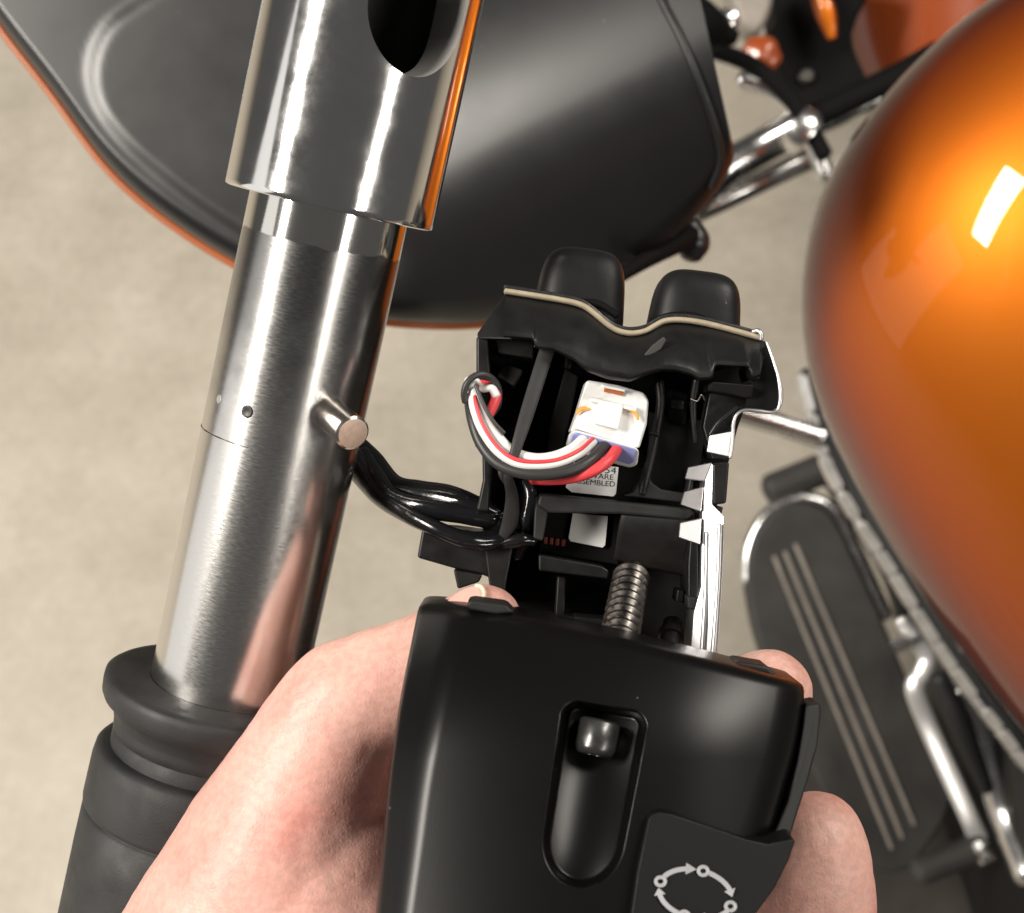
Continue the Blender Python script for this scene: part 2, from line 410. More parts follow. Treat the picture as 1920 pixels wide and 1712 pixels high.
# handlebar tube: bright plated end, dark tarnished band, brushed steel below (read from attributes "ax", "th")
def tube_mat():
    m, nt, b = new_mat('brushed_steel_tube')
    ax = node(nt, 'ShaderNodeAttribute', attribute_name='ax'); th = node(nt, 'ShaderNodeAttribute', attribute_name='th')
    tc = node(nt, 'ShaderNodeTexCoord')
    cmb = node(nt, 'ShaderNodeCombineXYZ')
    m1 = node(nt, 'ShaderNodeMath', operation='MULTIPLY'); m1.inputs[1].default_value = 2.2
    nt.links.new(th.outputs['Fac'], m1.inputs[0]); nt.links.new(m1.outputs[0], cmb.inputs[0])
    m2 = node(nt, 'ShaderNodeMath', operation='MULTIPLY'); m2.inputs[1].default_value = 0.22
    nt.links.new(ax.outputs['Fac'], m2.inputs[0]); nt.links.new(m2.outputs[0], cmb.inputs[1])
    brush = node(nt, 'ShaderNodeTexNoise'); brush.inputs['Scale'].default_value = 1.6; brush.inputs['Detail'].default_value = 6
    nt.links.new(cmb.outputs[0], brush.inputs['Vector'])
    blot = node(nt, 'ShaderNodeTexNoise'); blot.inputs['Scale'].default_value = 190; blot.inputs['Detail'].default_value = 5
    nt.links.new(tc.outputs['Object'], blot.inputs['Vector'])
    edge = node(nt, 'ShaderNodeTexNoise'); edge.inputs['Scale'].default_value = 120; edge.inputs['Detail'].default_value = 2
    nt.links.new(tc.outputs['Object'], edge.inputs['Vector'])
    ea = node(nt, 'ShaderNodeMath', operation='MULTIPLY_ADD'); ea.inputs[1].default_value = 40
    nt.links.new(edge.outputs[0], ea.inputs[0]); nt.links.new(ax.outputs['Fac'], ea.inputs[2])
    def ramp(src, a, c):
        r = node(nt, 'ShaderNodeMapRange', interpolation_type='SMOOTHSTEP'); r.inputs[1].default_value = a; r.inputs[2].default_value = c
        nt.links.new(src, r.inputs[0]); return r.outputs[0]
    plated = ramp(ea.outputs[0], 476, 480)          # 0 = chrome band, 1 = bare
    ba = node(nt, 'ShaderNodeMath', operation='MULTIPLY_ADD'); ba.inputs[1].default_value = 260
    nt.links.new(blot.outputs[0], ba.inputs[0]); nt.links.new(ax.outputs['Fac'], ba.inputs[2])
    clean = ramp(ba.outputs[0], 640, 1010)            # tarnish fades to brushed steel
    c1 = node(nt, 'ShaderNodeMix', data_type='RGBA'); c1.inputs[6].default_value = (0.30, 0.295, 0.29, 1); c1.inputs[7].default_value = (0.70, 0.685, 0.665, 1)
    nt.links.new(clean, c1.inputs[0])
    c2 = node(nt, 'ShaderNodeMix', data_type='RGBA'); c2.inputs[6].default_value = (0.78, 0.77, 0.74, 1)
    nt.links.new(plated, c2.inputs[0]); nt.links.new(c1.outputs[2], c2.inputs[7])
    nt.links.new(c2.outputs[2], b.inputs['Base Color'])
    b.inputs['Metallic'].default_value = 1
    r1 = node(nt, 'ShaderNodeMapRange'); r1.inputs[1].default_value = 0.3; r1.inputs[2].default_value = 0.7; r1.inputs[3].default_value = 0.19; r1.inputs[4].default_value = 0.26
    nt.links.new(brush.outputs[0], r1.inputs[0])
    r2 = node(nt, 'ShaderNodeMix', data_type='FLOAT'); r2.inputs[2].default_value = 0.09
    nt.links.new(plated, r2.inputs[0]); nt.links.new(r1.outputs[0], r2.inputs[3]); nt.links.new(r2.outputs[0], b.inputs['Roughness'])
    bp = node(nt, 'ShaderNodeBump'); bp.inputs['Strength'].default_value = 0.035; bp.inputs['Distance'].default_value = 0.0001
    nt.links.new(brush.outputs[0], bp.inputs['Height']); nt.links.new(bp.outputs[0], b.inputs['Normal'])
    return m
M['tube'] = tube_mat()

def sleeve_mat():
    m, nt, b = new_mat('polished_chrome_sleeve')
    tc = node(nt, 'ShaderNodeTexCoord')
    b.inputs['Metallic'].default_value = 1; b.inputs['Base Color'].default_value = (0.82, 0.81, 0.80, 1)
    n = node(nt, 'ShaderNodeTexNoise'); n.inputs['Scale'].default_value = 130; n.inputs['Detail'].default_value = 8; n.inputs['Roughness'].default_value = 0.7
    nt.links.new(tc.outputs['Object'], n.inputs['Vector'])
    r = node(nt, 'ShaderNodeMapRange'); r.inputs[1].default_value = 0.4; r.inputs[2].default_value = 0.7; r.inputs[3].default_value = 0.08; r.inputs[4].default_value = 0.15
    nt.links.new(n.outputs[0], r.inputs[0]); nt.links.new(r.outputs[0], b.inputs['Roughness'])
    n2 = node(nt, 'ShaderNodeTexNoise'); n2.inputs['Scale'].default_value = 90; n2.inputs['Detail'].default_value = 3
    nt.links.new(tc.outputs['Object'], n2.inputs['Vector'])
    bp = node(nt, 'ShaderNodeBump'); bp.inputs['Strength'].default_value = 0.045; bp.inputs['Distance'].default_value = 0.0006
    nt.links.new(n2.outputs[0], bp.inputs['Height']); nt.links.new(bp.outputs[0], b.inputs['Normal'])
    return m
M['sleeve'] = sleeve_mat()
M['bore'] = pbr('dark_bore', (0.035, 0.034, 0.033), 0.4, metal=0.6)
M['bore_wall'] = pbr('cut_metal_edge', (0.34, 0.33, 0.32), 0.5, metal=0.3, rvar=0.08)

# ================================================================== SETTING
fl = grid('floor', [[Vector((x, y, 0)) for x in np.linspace(-6, 6, 13)] for y in np.linspace(-5, 7, 13)], M['concrete'], None, smooth=False, origin=(0, 0, 0))
fl['kind'] = 'structure'
def on_floor(x, y, z=0.004):
    v = W(x, y, 1.0) - W(960, 856, 0.0); k = (z - 1.6) / v.z
    return Vector((0, 0, 1.6)) + v * k
shade_v = [on_floor(x, y) for x, y in [(1180, 1400), (1560, 1330), (1790, 1390), (1862, 1470), (1935, 1640), (2000, 1900), (1500, 2300), (900, 2000)]]  # flat dark sheet added in place of shade on the concrete
shade_p = mk('floor_shade_sheet', shade_v + [v - Vector((0, 0, 0.0035)) for v in shade_v], [list(range(8)), list(range(15, 7, -1))] + [[i, i + 8, (i + 1) % 8 + 8, (i + 1) % 8] for i in range(8)], M['mat'], None, bevel=0.0015)
tag(shade_p, 'dark brown sheet standing in for shade on the concrete below the floorboard', 'mat')  # 'mat' is the added shade sheet, no real floor mat

# ================================================================== HANDLEBAR
def axis_px(y): return 605 + 0.213 * (450 - y)
AP1 = W(axis_px(-150), -150, 0.2440); AP2 = W(axis_px(1250), 1250, 0.2637)
AXD = (AP2 - AP1).normalized()
CI = CAM.inverted()
def ax_len(y):
    """distance along the bar axis (from AP1) at which it is seen at photograph row y"""
    lo, hi = -0.1, 0.4
    for _ in range(50):
        mid = (lo + hi) / 2; q = CI @ (AP1 + AXD * mid)
        if 856 - q.y / -q.z * FPX < y: lo = mid
        else: hi = mid
    return lo
AXU = (BACK - AXD * BACK.dot(AXD)).normalized(); AXW = AXD.cross(AXU)   # AXU towards viewer; AXW sideways
if AXW.dot(RIGHT) < 0: AXW = -AXW
def on_bar(y, ang, r): return AP1 + AXD * ax_len(y) + (AXU * math.cos(ang) + AXW * math.sin(ang)) * r
def bar_lathe(name, prof, mat, parent, n=96, sharp=30, attrs=False, inner=None):
    rows = []; A = []; T = []
    for (yy, r) in prof:
        l = ax_len(yy) if not isinstance(yy, tuple) else yy[0]
        row = []
        for k in range(n):
            a = 2 * math.pi * k / n
            row.append(AP1 + AXD * l + (AXU * math.cos(a) + AXW * math.sin(a)) * r)
            A.append(yy); T.append(math.sin(a) * 3)
        rows.append(row)
    o = grid(name, rows, mat, parent, sharp=sharp, closed=True, recalc=True)
    if attrs:
        at = o.data.attributes.new('ax', 'FLOAT', 'POINT'); at.data.foreach_set('value', A)
        at = o.data.attributes.new('th', 'FLOAT', 'POINT'); at.data.foreach_set('value', T)
    return o
RT, RS, RB = 0.0135, 0.0177, 0.0102
bar = thing('handlebar', 'bare metal handlebar with polished chrome sleeve, cross hole and protruding pin', 'handlebar', AP2)
ys = list(np.linspace(360, 1310, 190))
bar_lathe('tube', [(y, RT) for y in ys], M['tube'], bar, n=128, attrs=True)
# sleeve: thick wall with a cross hole cut through
ys = list(np.linspace(-210, 384, 90))
prof = [(y, RS) for y in ys] + [(387, RS - 0.00012), (389, RS - 0.0005), (389.5, RS - 0.0012), (389.5, RT + 0.0001), (352, RT + 0.0001), (350, RB)] + [(y, RB) for y in ys[-10::-6]]
prof.append((-210, RB)); prof.append((-210, RS))
sl = bar_lathe('sleeve', prof, M['sleeve'], bar, n=160, sharp=40)
ang = R(35); hc = ax_len(12)
hdir = AXU * math.cos(ang) + AXW * math.sin(ang); hside = hdir.cross(AXD).normalized()
cv, cf = [], []
for k in range(96):
    a = 2 * math.pi * k / 96
    off = AXD * math.cos(a) * 0.0106 + hside * math.sin(a) * 0.0086
    cv.append(AP1 + AXD * hc + hdir * 0.004 + off)
for k in range(96): cv.append(cv[k] + hdir * 0.03)
cf = [list(range(95, -1, -1)), list(range(96, 192))] + [[k, (k + 1) % 96, 96 + (k + 1) % 96, 96 + k] for k in range(96)]
cut = mk('cutter', cv, cf, M['bore_wall'], None)
md = sl.modifiers.new('b', 'BOOLEAN'); md.operation = 'DIFFERENCE'; md.object = cut; md.solver = 'EXACT'
bpy.context.view_layer.update()
dg = bpy.context.evaluated_depsgraph_get()
me = bpy.data.meshes.new_from_object(sl.evaluated_get(dg))
sl.modifiers.clear(); sl.data = me
bpy.data.objects.remove(cut)
bm = bmesh.new(); bm.from_mesh(me)
me.materials.clear(); me.materials.append(M['sleeve']); me.materials.append(M['bore_wall']); me.materials.append(M['bore'])
loc0 = AP1 - ORG[bar]
for f in bm.faces:
    c = f.calc_center_median() - loc0
    rad = (c - AXD * c.dot(AXD)).length
    f.material_index = 0
    if rad < RB + 0.0003: f.material_index = 2
    elif rad < RS - 0.0002 and abs(f.normal.dot(AXD)) < 0.995 and (c - AXD * hc).length < 0.03 and c.dot(AXD) < ax_len(300): f.material_index = 1
    f.smooth = True
bm.to_mesh(me); bm.free()
me.set_sharp_from_angle(angle=R(38))
bv = sl.modifiers.new('bevel', 'BEVEL'); bv.width = 0.0003; bv.segments = 3; bv.limit_method = 'ANGLE'; bv.angle_limit = R(50); bv.harden_normals = True
# seam ring scribed on the visible left part of the tube
seam = [on_bar(826, R(a), RT + 0.00002) for a in np.linspace(-100, -12, 24)]
sweep('scribed_seam', [tuple(p) for p in seam], [0.00006 + 0.00006 * math.sin(i * 0.7) ** 2 for i in range(24)], M['screw_black'], bar, world=True, n=6, per=2)
# two punch marks
for (px, py, rr) in [(414, 748, 0.00055), (462, 772, 0.0008)]:
    # find angle
    best = min(((abs((lambda q: 960 + q.x / -q.z * FPX)(CI @ on_bar(py + (440 - px) * 0.0, R(a), RT)) - px), a) for a in np.linspace(-85, 10, 300)))
    a0 = best[1]
    q = CI @ on_bar(py, R(a0), RT); dy = (856 - q.y / -q.z * FPX) - py
    p = on_bar(py - dy, R(a0), RT); nrm = (AXU * math.cos(R(a0)) + AXW * math.sin(R(a0)))
    lathe('punch_mark', p - nrm * 0.0003, nrm, [(0.00031, rr * 1.35), (0.00040, rr * 1.15), (0.00040, rr * 0.95), (0.00033, rr * 0.5), (0.00032, 0)], M['bore_wall'] if rr < 0.0006 else M['bore'], bar, n=24, close=False)
# locating pin
pa = W(610, 768, 0.2478); pb = W(662, 813, 0.2385)
pl = (pb - pa).length
pin = lathe('locating_pin', pa, pb - pa, [(-0.003, 0.00285), (pl - 0.00035, 0.00285), (pl, 0.0025), (pl, 0.0)], M['nickel'], bar, n=64, sharp=30)
lathe('pin_face', pb, pb - pa, [(0.00001, 0.0), (0.00006, 0.00235), (0.00002, 0.0025)], M['pin_face'], pin, n=48, close=False)
ring = lathe('swaged_rim', pa, pb - pa, [(-0.0008, 0.0037), (0.0002, 0.0036), (0.0006, 0.0033), (0.0006, 0.0029), (-0.0008, 0.0029)], M['tube'], bar, n=48)

# ================================================================== GRIP
grip = thing('handlebar_grip', 'black rubber grip with flanged collar at lower end of handlebar', 'grip', AP1 + AXD * ax_len(1500))
bar_lathe('flange', [(1283, RT + 0.0001), (1283, 0.0196), (1284.5, 0.0206), (1289, 0.0212), (1300, 0.0213), (1318, 0.0212), (1328, 0.0207), (1338, 0.0195), (1350, 0.0187), (1362, 0.0184)], M['rubber'], grip, sharp=60)
bar_lathe('neck', [(1358, 0.0184), (1372, 0.0182), (1384, 0.0181), (1386, 0.0179), (1389, 0.0181), (1412, 0.0181), (1425, 0.0181)], M['rubber'], grip, sharp=60)
bar_lathe('collar', [(1411, 0.0178), (1411.5, 0.0192), (1414, 0.0199), (1420, 0.0204), (1440, 0.0207), (1512, 0.0209), (1518, 0.0208), (1521, 0.0206)], M['rubber'], grip, sharp=60)
bar_lathe('sleeve_grip', [(1520, 0.0200), (1523, 0.0200), (1526, 0.0203), (1532, 0.0207), (1600, 0.0209), (1900, 0.0213)], M['rubber'], grip, sharp=60)

# ================================================================== FAIRING
bot = [(-190, -200), (-90, -95), (0, 42), (100, 172), (200, 306), (300, 398), (430, 484), (560, 548), (680, 590), (780, 604), (900, 604), (1030, 580), (1180, 505), (1280, 430), (1340, 365), (1372, 310), (1376, 280)]
Bc = catmull(bot, 10)
fdepth = 0.45
def fair_d(x, y):
    # pod on the right: convex about an axis running down-left
    ux, uy = -0.89, 0.456
    qx = (x - 1060) * 0.456 + (y - 190) * 0.89      # across the ridge
    pod = sstep(560, 820, x)
    d = 0.455 - pod * 0.000045 * (x - 1060) - (1 - pod) * 0.000012 * (x - 300)
    d += pod * (0.00000030 * qx * qx * (1.0 if qx > 0 else 0.38) - 0.012)
    # raised flat field of the left panel with rounded corner
    return d
def sd_field(x, y):
    # signed distance (px) to the raised field: rounded shape bounded by a curve
    pts = FIELD
    best = 1e9; inside = False; n = len(pts)
    j = n - 1
    for i in range(n):
        xi, yi = pts[i]; xj, yj = pts[j]
        if (yi > y) != (yj > y) and x < (xj - xi) * (y - yi) / (yj - yi) + xi: inside = not inside
        ex, ey = xj - xi, yj - yi; wx, wy = x - xi, y - yi
        t = max(0, min(1, (wx * ex + wy * ey) / (ex * ex + ey * ey + 1e-9)))
        best = min(best, math.hypot(wx - ex * t, wy - ey * t)); j = i
    return -best if inside else best
FIELD = [(c[0], c[1]) for c in catmull([(420, -260), (330, -60), (265, -5), (200, 45), (168, 115), (176, 190), (225, 262), (300, 330), (380, 392), (470, 450), (560, 500)], 4)] + [(560, -260)]
rows = []
NT = 150
for i, b in enumerate(Bc):
    s = i / (len(Bc) - 1)
    row = []
    T = (-210 + (1262 + 210) * min(1, max(0, (b[0] + 190) / (1376 + 190))), -230)
    dx, dy = b[0] - T[0], b[1] - T[1]; L = math.hypot(dx, dy)
    for k in range(NT + 1):
        t = k / NT; t = 1 - (1 - t) ** 1.25
        x, y = T[0] + dx * t, T[1] + dy * t
        d = fair_d(x, y)
        e = L * (1 - t)
        # rolled lower lip
        rr = 46.0
        if e < rr: d += 0.0075 * (1 - math.sqrt(max(0, 1 - ((rr - e) / rr) ** 2)))
        # shallow gutter just inside the lip on the left panel
        if x < 560:
            sd = sd_field(x, y)
            d -= 0.0012 * (1 - sstep(-22, 12, sd))
        row.append(W(x, y, d))
    row.append(W(b[0], b[1], fair_d(b[0], b[1]) + 0.022))
    rows.append(row)
fairing = thing('fairing', 'satin black fairing panel with thin orange edge behind the chrome sleeve', 'fairing', W(700, 300, 0.48))
grid('panel', rows, M['fair'], fairing)
tr = [(b[0] - 4, b[1] + 5, fair_d(b[0], b[1]) + 0.013) for b in Bc[::3] if b[0] < 930]
sweep('orange_edge', tr, 0.0013, M['edge_orange'], fairing, n=10, per=3)
tr = [(x, y, fair_d(x, y) - 0.0008) for (x, y) in [(1215, -60), (1240, 0), (1275, 70), (1310, 150), (1342, 240), (1352, 300), (1335, 350)]]
sweep('panel_seam', tr, 0.0012, M['fair_dark'], fairing, n=8)

# ================================================================== FUEL TANK
TD = 0.55
tank_c = W(2155, 671.6, TD)
rows = []
NU, NV = 120, 80
for i in range(NV + 1):
    ph = math.pi * i / NV            # 0 = towards viewer
    row = []
    for k in range(NU):
        a = 2 * math.pi * k / NU
        ca, sa = math.cos(a), math.sin(a)
        sp, cp = math.sin(ph), math.cos(ph)
        tb = sstep(-0.75, 0.75, sa)
        py = sa * sp * (0.2468 + (0.1440 - 0.2468) * tb)
        px = ca * sp * 0.135 + 0.5117 * 0.5 * (math.sqrt(py * py + 0.0016) - py)      # teardrop swings in towards the seat
        row.append(tank_c + RIGHT * px + UP * py + BACK * (0.10 * cp + 0.22 * py))
    rows.append(row)
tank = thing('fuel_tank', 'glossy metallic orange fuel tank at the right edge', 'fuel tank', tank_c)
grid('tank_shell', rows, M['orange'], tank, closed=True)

# ================================================================== SWITCH MODULE (opened rear half)
mod = thing('switch_module', 'opened black switch housing half with connector, wires and metal bracket', 'switch housing', W(1150, 1050, 0.275))
P, PM, PD = M['plastic'], M['plastic_matte'], M['plastic_dark']
prism('back_shell', [(900, 640), (1425, 690), (1385, 800), (1345, 950), (1335, 1240), (1000, 1240), (930, 1120), (905, 1000), (912, 860)], 0.268, 0.014, PD, mod, bevel=0.0008)
top_c = catmull([(948, 549), (1000, 557), (1060, 567), (1095, 577), (1122, 597), (1150, 619), (1180, 628), (1212, 623), (1243, 606), (1280, 603), (1335, 612), (1424, 636)], 6)
low_c = [(898, 634), (945, 634), (1000, 638), (1003, 654), (1038, 658), (1075, 676), (1100, 697), (1140, 712), (1180, 717), (1210, 705), (1240, 696), (1270, 698), (1300, 706), (1312, 714), (1336, 712), (1341, 687), (1405, 690), (1411, 713), (1425, 706), (1441, 642)]
def resample(c, n):
    P_ = np.array([p[:2] for p in c], float); s = np.r_[0, np.cumsum(np.hypot(*np.diff(P_, axis=0).T))]
    q = np.linspace(0, s[-1], n); return [(np.interp(v, s, P_[:, 0]), np.interp(v, s, P_[:, 1])) for v in q]
N = 90
lowr = low_c
xs_top = np.array([p[0] for p in top_c]); ys_top = np.array([p[1] for p in top_c])
# cap wall: rows from lower edge (near) up to gasket (far)
lower = resample(low_c[1:-1], N); upper = resample(top_c, N)
low_s = []
for i in range(N):
    low_s.append(lower[i])
rows = []
for t, dd in [(0.0, 0.2580), (0.0, 0.2492), (0.04, 0.2482), (0.16, 0.2480), (0.4, 0.2496), (0.7, 0.2524), (0.93, 0.2556), (1.0, 0.2566), (1.0, 0.2700)]:
    r_ = []
    for i in range(N):
        a, b = low_s[i], upper[i]
        x = a[0] + (b[0] - a[0]) * t; y = a[1] + (b[1] - a[1]) * t
        wav = 0.0012 * math.sin(i / N * 9.2 + 0.6) * math.sin(math.pi * min(1, t))
        r_.append(W(x, y, dd + wav))
    rows.append(r_)
cap = grid('cap_wall', rows, P, mod, smooth=True, sharp=55)
m_ = cap.modifiers.new('s', 'SUBSURF'); m_.levels = 1; m_.render_levels = 1
# left end facet and shoulder of the cap
prism('cap_end', [(948, 549, 0.2566), (985, 560, 0.2560), (960, 636, 0.2483), (898, 634, 0.2500), (893, 628, 0.252)], 0.25, 0.012, P, mod, bevel=0.0005)
prism('cap_end', [(1418, 634, 0.2566), (1442, 642, 0.2545), (1424, 712, 0.2500), (1410, 712, 0.2496), (1404, 690, 0.2484)], 0.25, 0.012, P, mod, bevel=0.0004)
# scuff left on the cap
prism('scuff', [(1205, 668), (1222, 648), (1245, 630), (1250, 638), (1240, 655), (1212, 672)], 0.2497, 0.0012, M['rubber_dusty'], mod, bevel=0.0003)
# gasket and the thin cover edge above it
sweep('gasket', [(p[0], p[1] - 3, 0.2562) for p in top_c[::3]] + [(1424, 633, 0.2562)], 0.00052, M['gasket'], mod, n=10, per=3, flat=1.6, flat_dir=BACK)
sweep('cover_edge', [(p[0] - 1, p[1] - 11, 0.2572) for p in top_c[::3]] + [(1426, 625, 0.2572)], 0.00038, M['screw_black'], mod, n=8, per=3)
cp = [(p[0], p[1] - 6) for p in top_c]
prism('cover_shell', cp + [(1400, 640), (1200, 660), (1000, 620)], 0.2585, 0.012, PM, mod, bevel=0.0004)
sweep('cover_clip', [(1412, 622, 0.2560), (1421, 620, 0.2555), (1428, 628, 0.2553), (1427, 637, 0.2555)], 0.0004, M['alu'], mod, n=8)
# two push buttons
def button(cx, cy, hx, hy, hz, d, rot, lab):
    rows = []
    c = W(cx, cy, d); k = d / FPX
    ux = (RIGHT * math.cos(R(rot)) - UP * math.sin(R(rot))); uy = (UP * math.cos(R(rot)) + RIGHT * math.sin(R(rot)))
    nv, nu = 40, 64
    for i in range(nv + 1):
        ph = math.pi * i / nv - math.pi / 2
        row = []
        for j in range(nu):
            a = 2 * math.pi * j / nu
            def sp(v, e): return math.copysign(abs(v) ** e, v)
            e1, e2 = 0.52, 0.55
            X = sp(math.cos(ph), e1) * sp(math.cos(a), e2); Y = sp(math.sin(ph), e1); Z = sp(math.cos(ph), e1) * sp(math.sin(a), e2)
            taper = 1 - 0.17 * (Y + 1) / 2
            row.append(c + ux * X * hx * k * taper + uy * Y * hy * k + BACK * Z * hz * taper)
        rows.append(row)
    b = grid('push_button', rows, M['button'], mod, closed=True)
    b['label'] = lab
    return b
button(1086, 568, 91, 100, 0.0085, 0.2680, 7, 'left push button, larger and higher')
button(1300, 602, 92, 92, 0.0085, 0.2690, 7, 'right push button, lower')
for (cx, cy, w_) in [(1112, 580, 44), (1290, 604, 68)]:
    sweep('button_boot', [(cx - w_, cy - 0.10 * w_ + 6, 0.2585), (cx - w_ * 0.4, cy - 12, 0.2585), (cx + w_ * 0.3, cy - 8, 0.2585), (cx + w_, cy + 0.25 * w_, 0.2585)], 0.0007, PD, mod, n=10)
# left wall, slots and blocks
prism('side_wall', [(893, 630), (915, 634), (921, 720), (922, 860), (916, 960), (893, 958), (905, 900), (904, 846), (890, 838), (889, 770), (893, 720)], 0.2515, 0.018, P, mod, bevel=0.0005)
prism('slot_block', [(924, 622), (1004, 622), (1000, 672), (934, 663)], 0.2535, 0.012, P, mod)
prism('latch_block', [(945, 680, 0.2560), (981, 694, 0.2560), (963, 724, 0.2545), (930, 706, 0.2545)], 0.255, 0.010, PM, mod)
prism('inner_post', [(1062, 664), (1073, 668), (1071, 690), (1060, 686)], 0.2550, 0.010, P, mod)
prism('divider', [(1060, 690), (1085, 705), (1065, 800), (1050, 905), (1020, 905), (1030, 800)], 0.2600, 0.010, PD, mod)
# strap crossing the wires
sweep('strap', [(1026, 655, 0.2520), (1010, 705, 0.2500), (985, 785, 0.2470), (965, 850, 0.2452), (953, 890, 0.2462), (960, 930, 0.2500), (957, 975, 0.2530), (944, 1005, 0.2550)], [0.0013, 0.0013, 0.0012, 0.0009, 0.0008, 0.0011, 0.0014, 0.0009], M['rubber'], mod, n=14, per=10, flat=0.4, flat_dir=BACK)
sweep('strap_loop', [(944, 868, 0.2490), (940, 884, 0.2480), (945, 897, 0.2485), (952, 905, 0.2500)], 0.0006, M['rubber'], mod, n=10)
# ribs right of the connector
sweep('rib', [(1236, 716, 0.2560), (1238, 760, 0.2560), (1226, 830, 0.2555), (1212, 890, 0.2550), (1204, 925, 0.2555)], 0.0008, P, mod, n=10)
prism('rib_step', [(1221, 808), (1238, 812), (1236, 820), (1219, 815)], 0.2545, 0.004, P, mod)
prism('pocket_wall', [(1205, 880), (1216, 880), (1222, 905), (1240, 917), (1288, 925), (1296, 880), (1304, 880), (1296, 945), (1170, 930), (1190, 922)], 0.2550, 0.008, PM, mod, bevel=0.0006)
prism('pocket_floor', [(1216, 770), (1330, 790), (1304, 930), (1212, 915)], 0.2610, 0.006, P, mod)
sweep('rib', [(1306, 713, 0.2540), (1300, 760, 0.2550), (1304, 830, 0.2560)], [0.0007, 0.0006, 0.0004], P, mod, n=8)
prism('circuit_block', [(1255, 730), (1290, 738), (1288, 800), (1252, 792)], 0.2590, 0.006, PD, mod)
prism('circuit_block', [(1258, 745), (1284, 750), (1283, 770), (1257, 766)], 0.2580, 0.004, P, mod)
sweep('terminal', [(1296, 748, 0.2545), (1308, 752, 0.2540), (1316, 740, 0.2535), (1321, 750, 0.2535)], 0.00018, M['screw'], mod, n=6)
prism('ledge', [(1335, 716, 0.2500), (1414, 722, 0.2500), (1410, 746, 0.2520), (1330, 732, 0.2520)], 0.25, 0.012, PM, mod)
prism('gusset', [(1330, 735), (1412, 748), (1400, 766), (1378, 776), (1372, 806), (1368, 862), (1335, 862), (1318, 800)], 0.2560, 0.010, P, mod)
sweep('rib', [(1384, 762, 0.2545), (1350, 790, 0.2545), (1332, 815, 0.2548)], 0.0005, P, mod, n=8)
# cross bar and the saddle that seats the bar
prism('cross_bar', [(1012, 926), (1062, 930), (1160, 940), (1300, 954), (1304, 966), (1290, 976), (1160, 964), (1028, 962), (1006, 948)], 0.2520, 0.010, PM, mod, bevel=0.0008)
prism('saddle_post', [(1006, 930), (1028, 960), (1018, 1015), (1000, 1010), (1002, 960)], 0.2530, 0.010, PM, mod)
rows = []
for i in range(25):
    t = i / 24
    dd = 0.2525 + 0.0085 * t ** 1.7
    xl, xr = 1166 - 16 * t, 1299 - 12 * t
    yl, yr = 966 + 84 * t, 976 + 106 * t
    rows.append([W(xl + (xr - xl) * s, yl + (yr - yl) * s, dd) for s in np.linspace(0, 1, 16)])
sad = grid('saddle', rows, PM, mod)
so = sad.modifiers.new('s', 'SOLIDIFY'); so.thickness = 0.002; so.offset = -1
prism('window_floor', [(1018, 955), (1172, 965), (1160, 1060), (1010, 1035)], 0.2620, 0.005, PD, mod)
for i in range(4):
    prism('solder_pad', [(1020 + i * 11, 1006 + i * 1.6), (1027 + i * 11, 1007 + i * 1.6), (1026 + i * 11, 1020 + i * 1.6), (1019 + i * 11, 1019 + i * 1.6)], 0.2615, 0.0004, pbr('dark_red_pad', (0.16, 0.022, 0.012), 0.4) if i == 0 else bpy.data.materials['dark_red_pad'], mod, bevel=0.0001)
prism('lower_rail', [(1010, 1040), (1130, 1062), (1142, 1070), (1140, 1086), (1010, 1070)], 0.2560, 0.006, P, mod)
prism('lower_rail', [(1045, 1080), (1062, 1082), (1058, 1170), (1040, 1168)], 0.2600, 0.006, P, mod)
prism('lower_step', [(1000, 1150), (1140, 1160), (1140, 1200), (1000, 1180)], 0.2570, 0.006, P, mod)
prism('lower_step', [(1078, 1156), (1150, 1162), (1148, 1176), (1076, 1170)], 0.2540, 0.006, PM, mod)
prism('lower_step', [(970, 1150), (1022, 1160), (1020, 1186), (970, 1176)], 0.2480, 0.004, PM, mod)
prism('guide_post', [(1296, 984), (1310, 1000), (1311, 1120), (1308, 1138), (1290, 1140), (1290, 1060)], 0.2515, 0.012, P, mod)
prism('guide_foot', [(1288, 1118), (1314, 1120), (1308, 1144), (1290, 1142)], 0.2500, 0.006, PM, mod)
prism('guide_post', [(1270, 1105), (1284, 1108), (1282, 1132), (1266, 1130)], 0.2540, 0.006, P, mod)
lathe('roller', W(1262, 1168, 0.2550), W(1254, 1222, 0.2500) - W(1262, 1168, 0.2550), [(0, 0), (0, 0.0017), (0.0022, 0.0019), (0.0024, 0.0022), (0.0034, 0.0022), (0.0036, 0.0018), (0.0062, 0.0018)], P, mod, n=28)
# left foot block
prism('foot_block', [(792, 988), (850, 990), (925, 1000), (935, 1090), (895, 1075), (858, 1068), (782, 1046)], 0.2570, 0.012, P, mod, bevel=0.0005)
prism('foot_tooth', [(850, 1068), (872, 1072), (905, 1078), (898, 1092), (858, 1105)], 0.2560, 0.008, P, mod, bevel=0.0004)
prism('side_wall', [(905, 1000), (965, 1010), (950, 1090), (945, 1140), (920, 1120)], 0.2560, 0.012, P, mod)
# threaded screw joining the halves
sa, sb = W(1186, 1070, 0.2560), W(1158, 1215, 0.2380)
L = (sb - sa).length; prof = [(0, 0), (0, 0.0022), (0.0010, 0.0028)]
z = 0.0012; pitch = 0.00195
while z < L:
    for f_, r_ in [(0.0, 0.00262), (0.15, 0.00270), (0.38, 0.00318), (0.5, 0.00326), (0.62, 0.00318), (0.85, 0.00270)]:
        prof.append((z + f_ * pitch, r_))
    z += pitch
scr = lathe('joining_screw', sa, sb - sa, prof, M['screw'], mod, n=40, sharp=80)
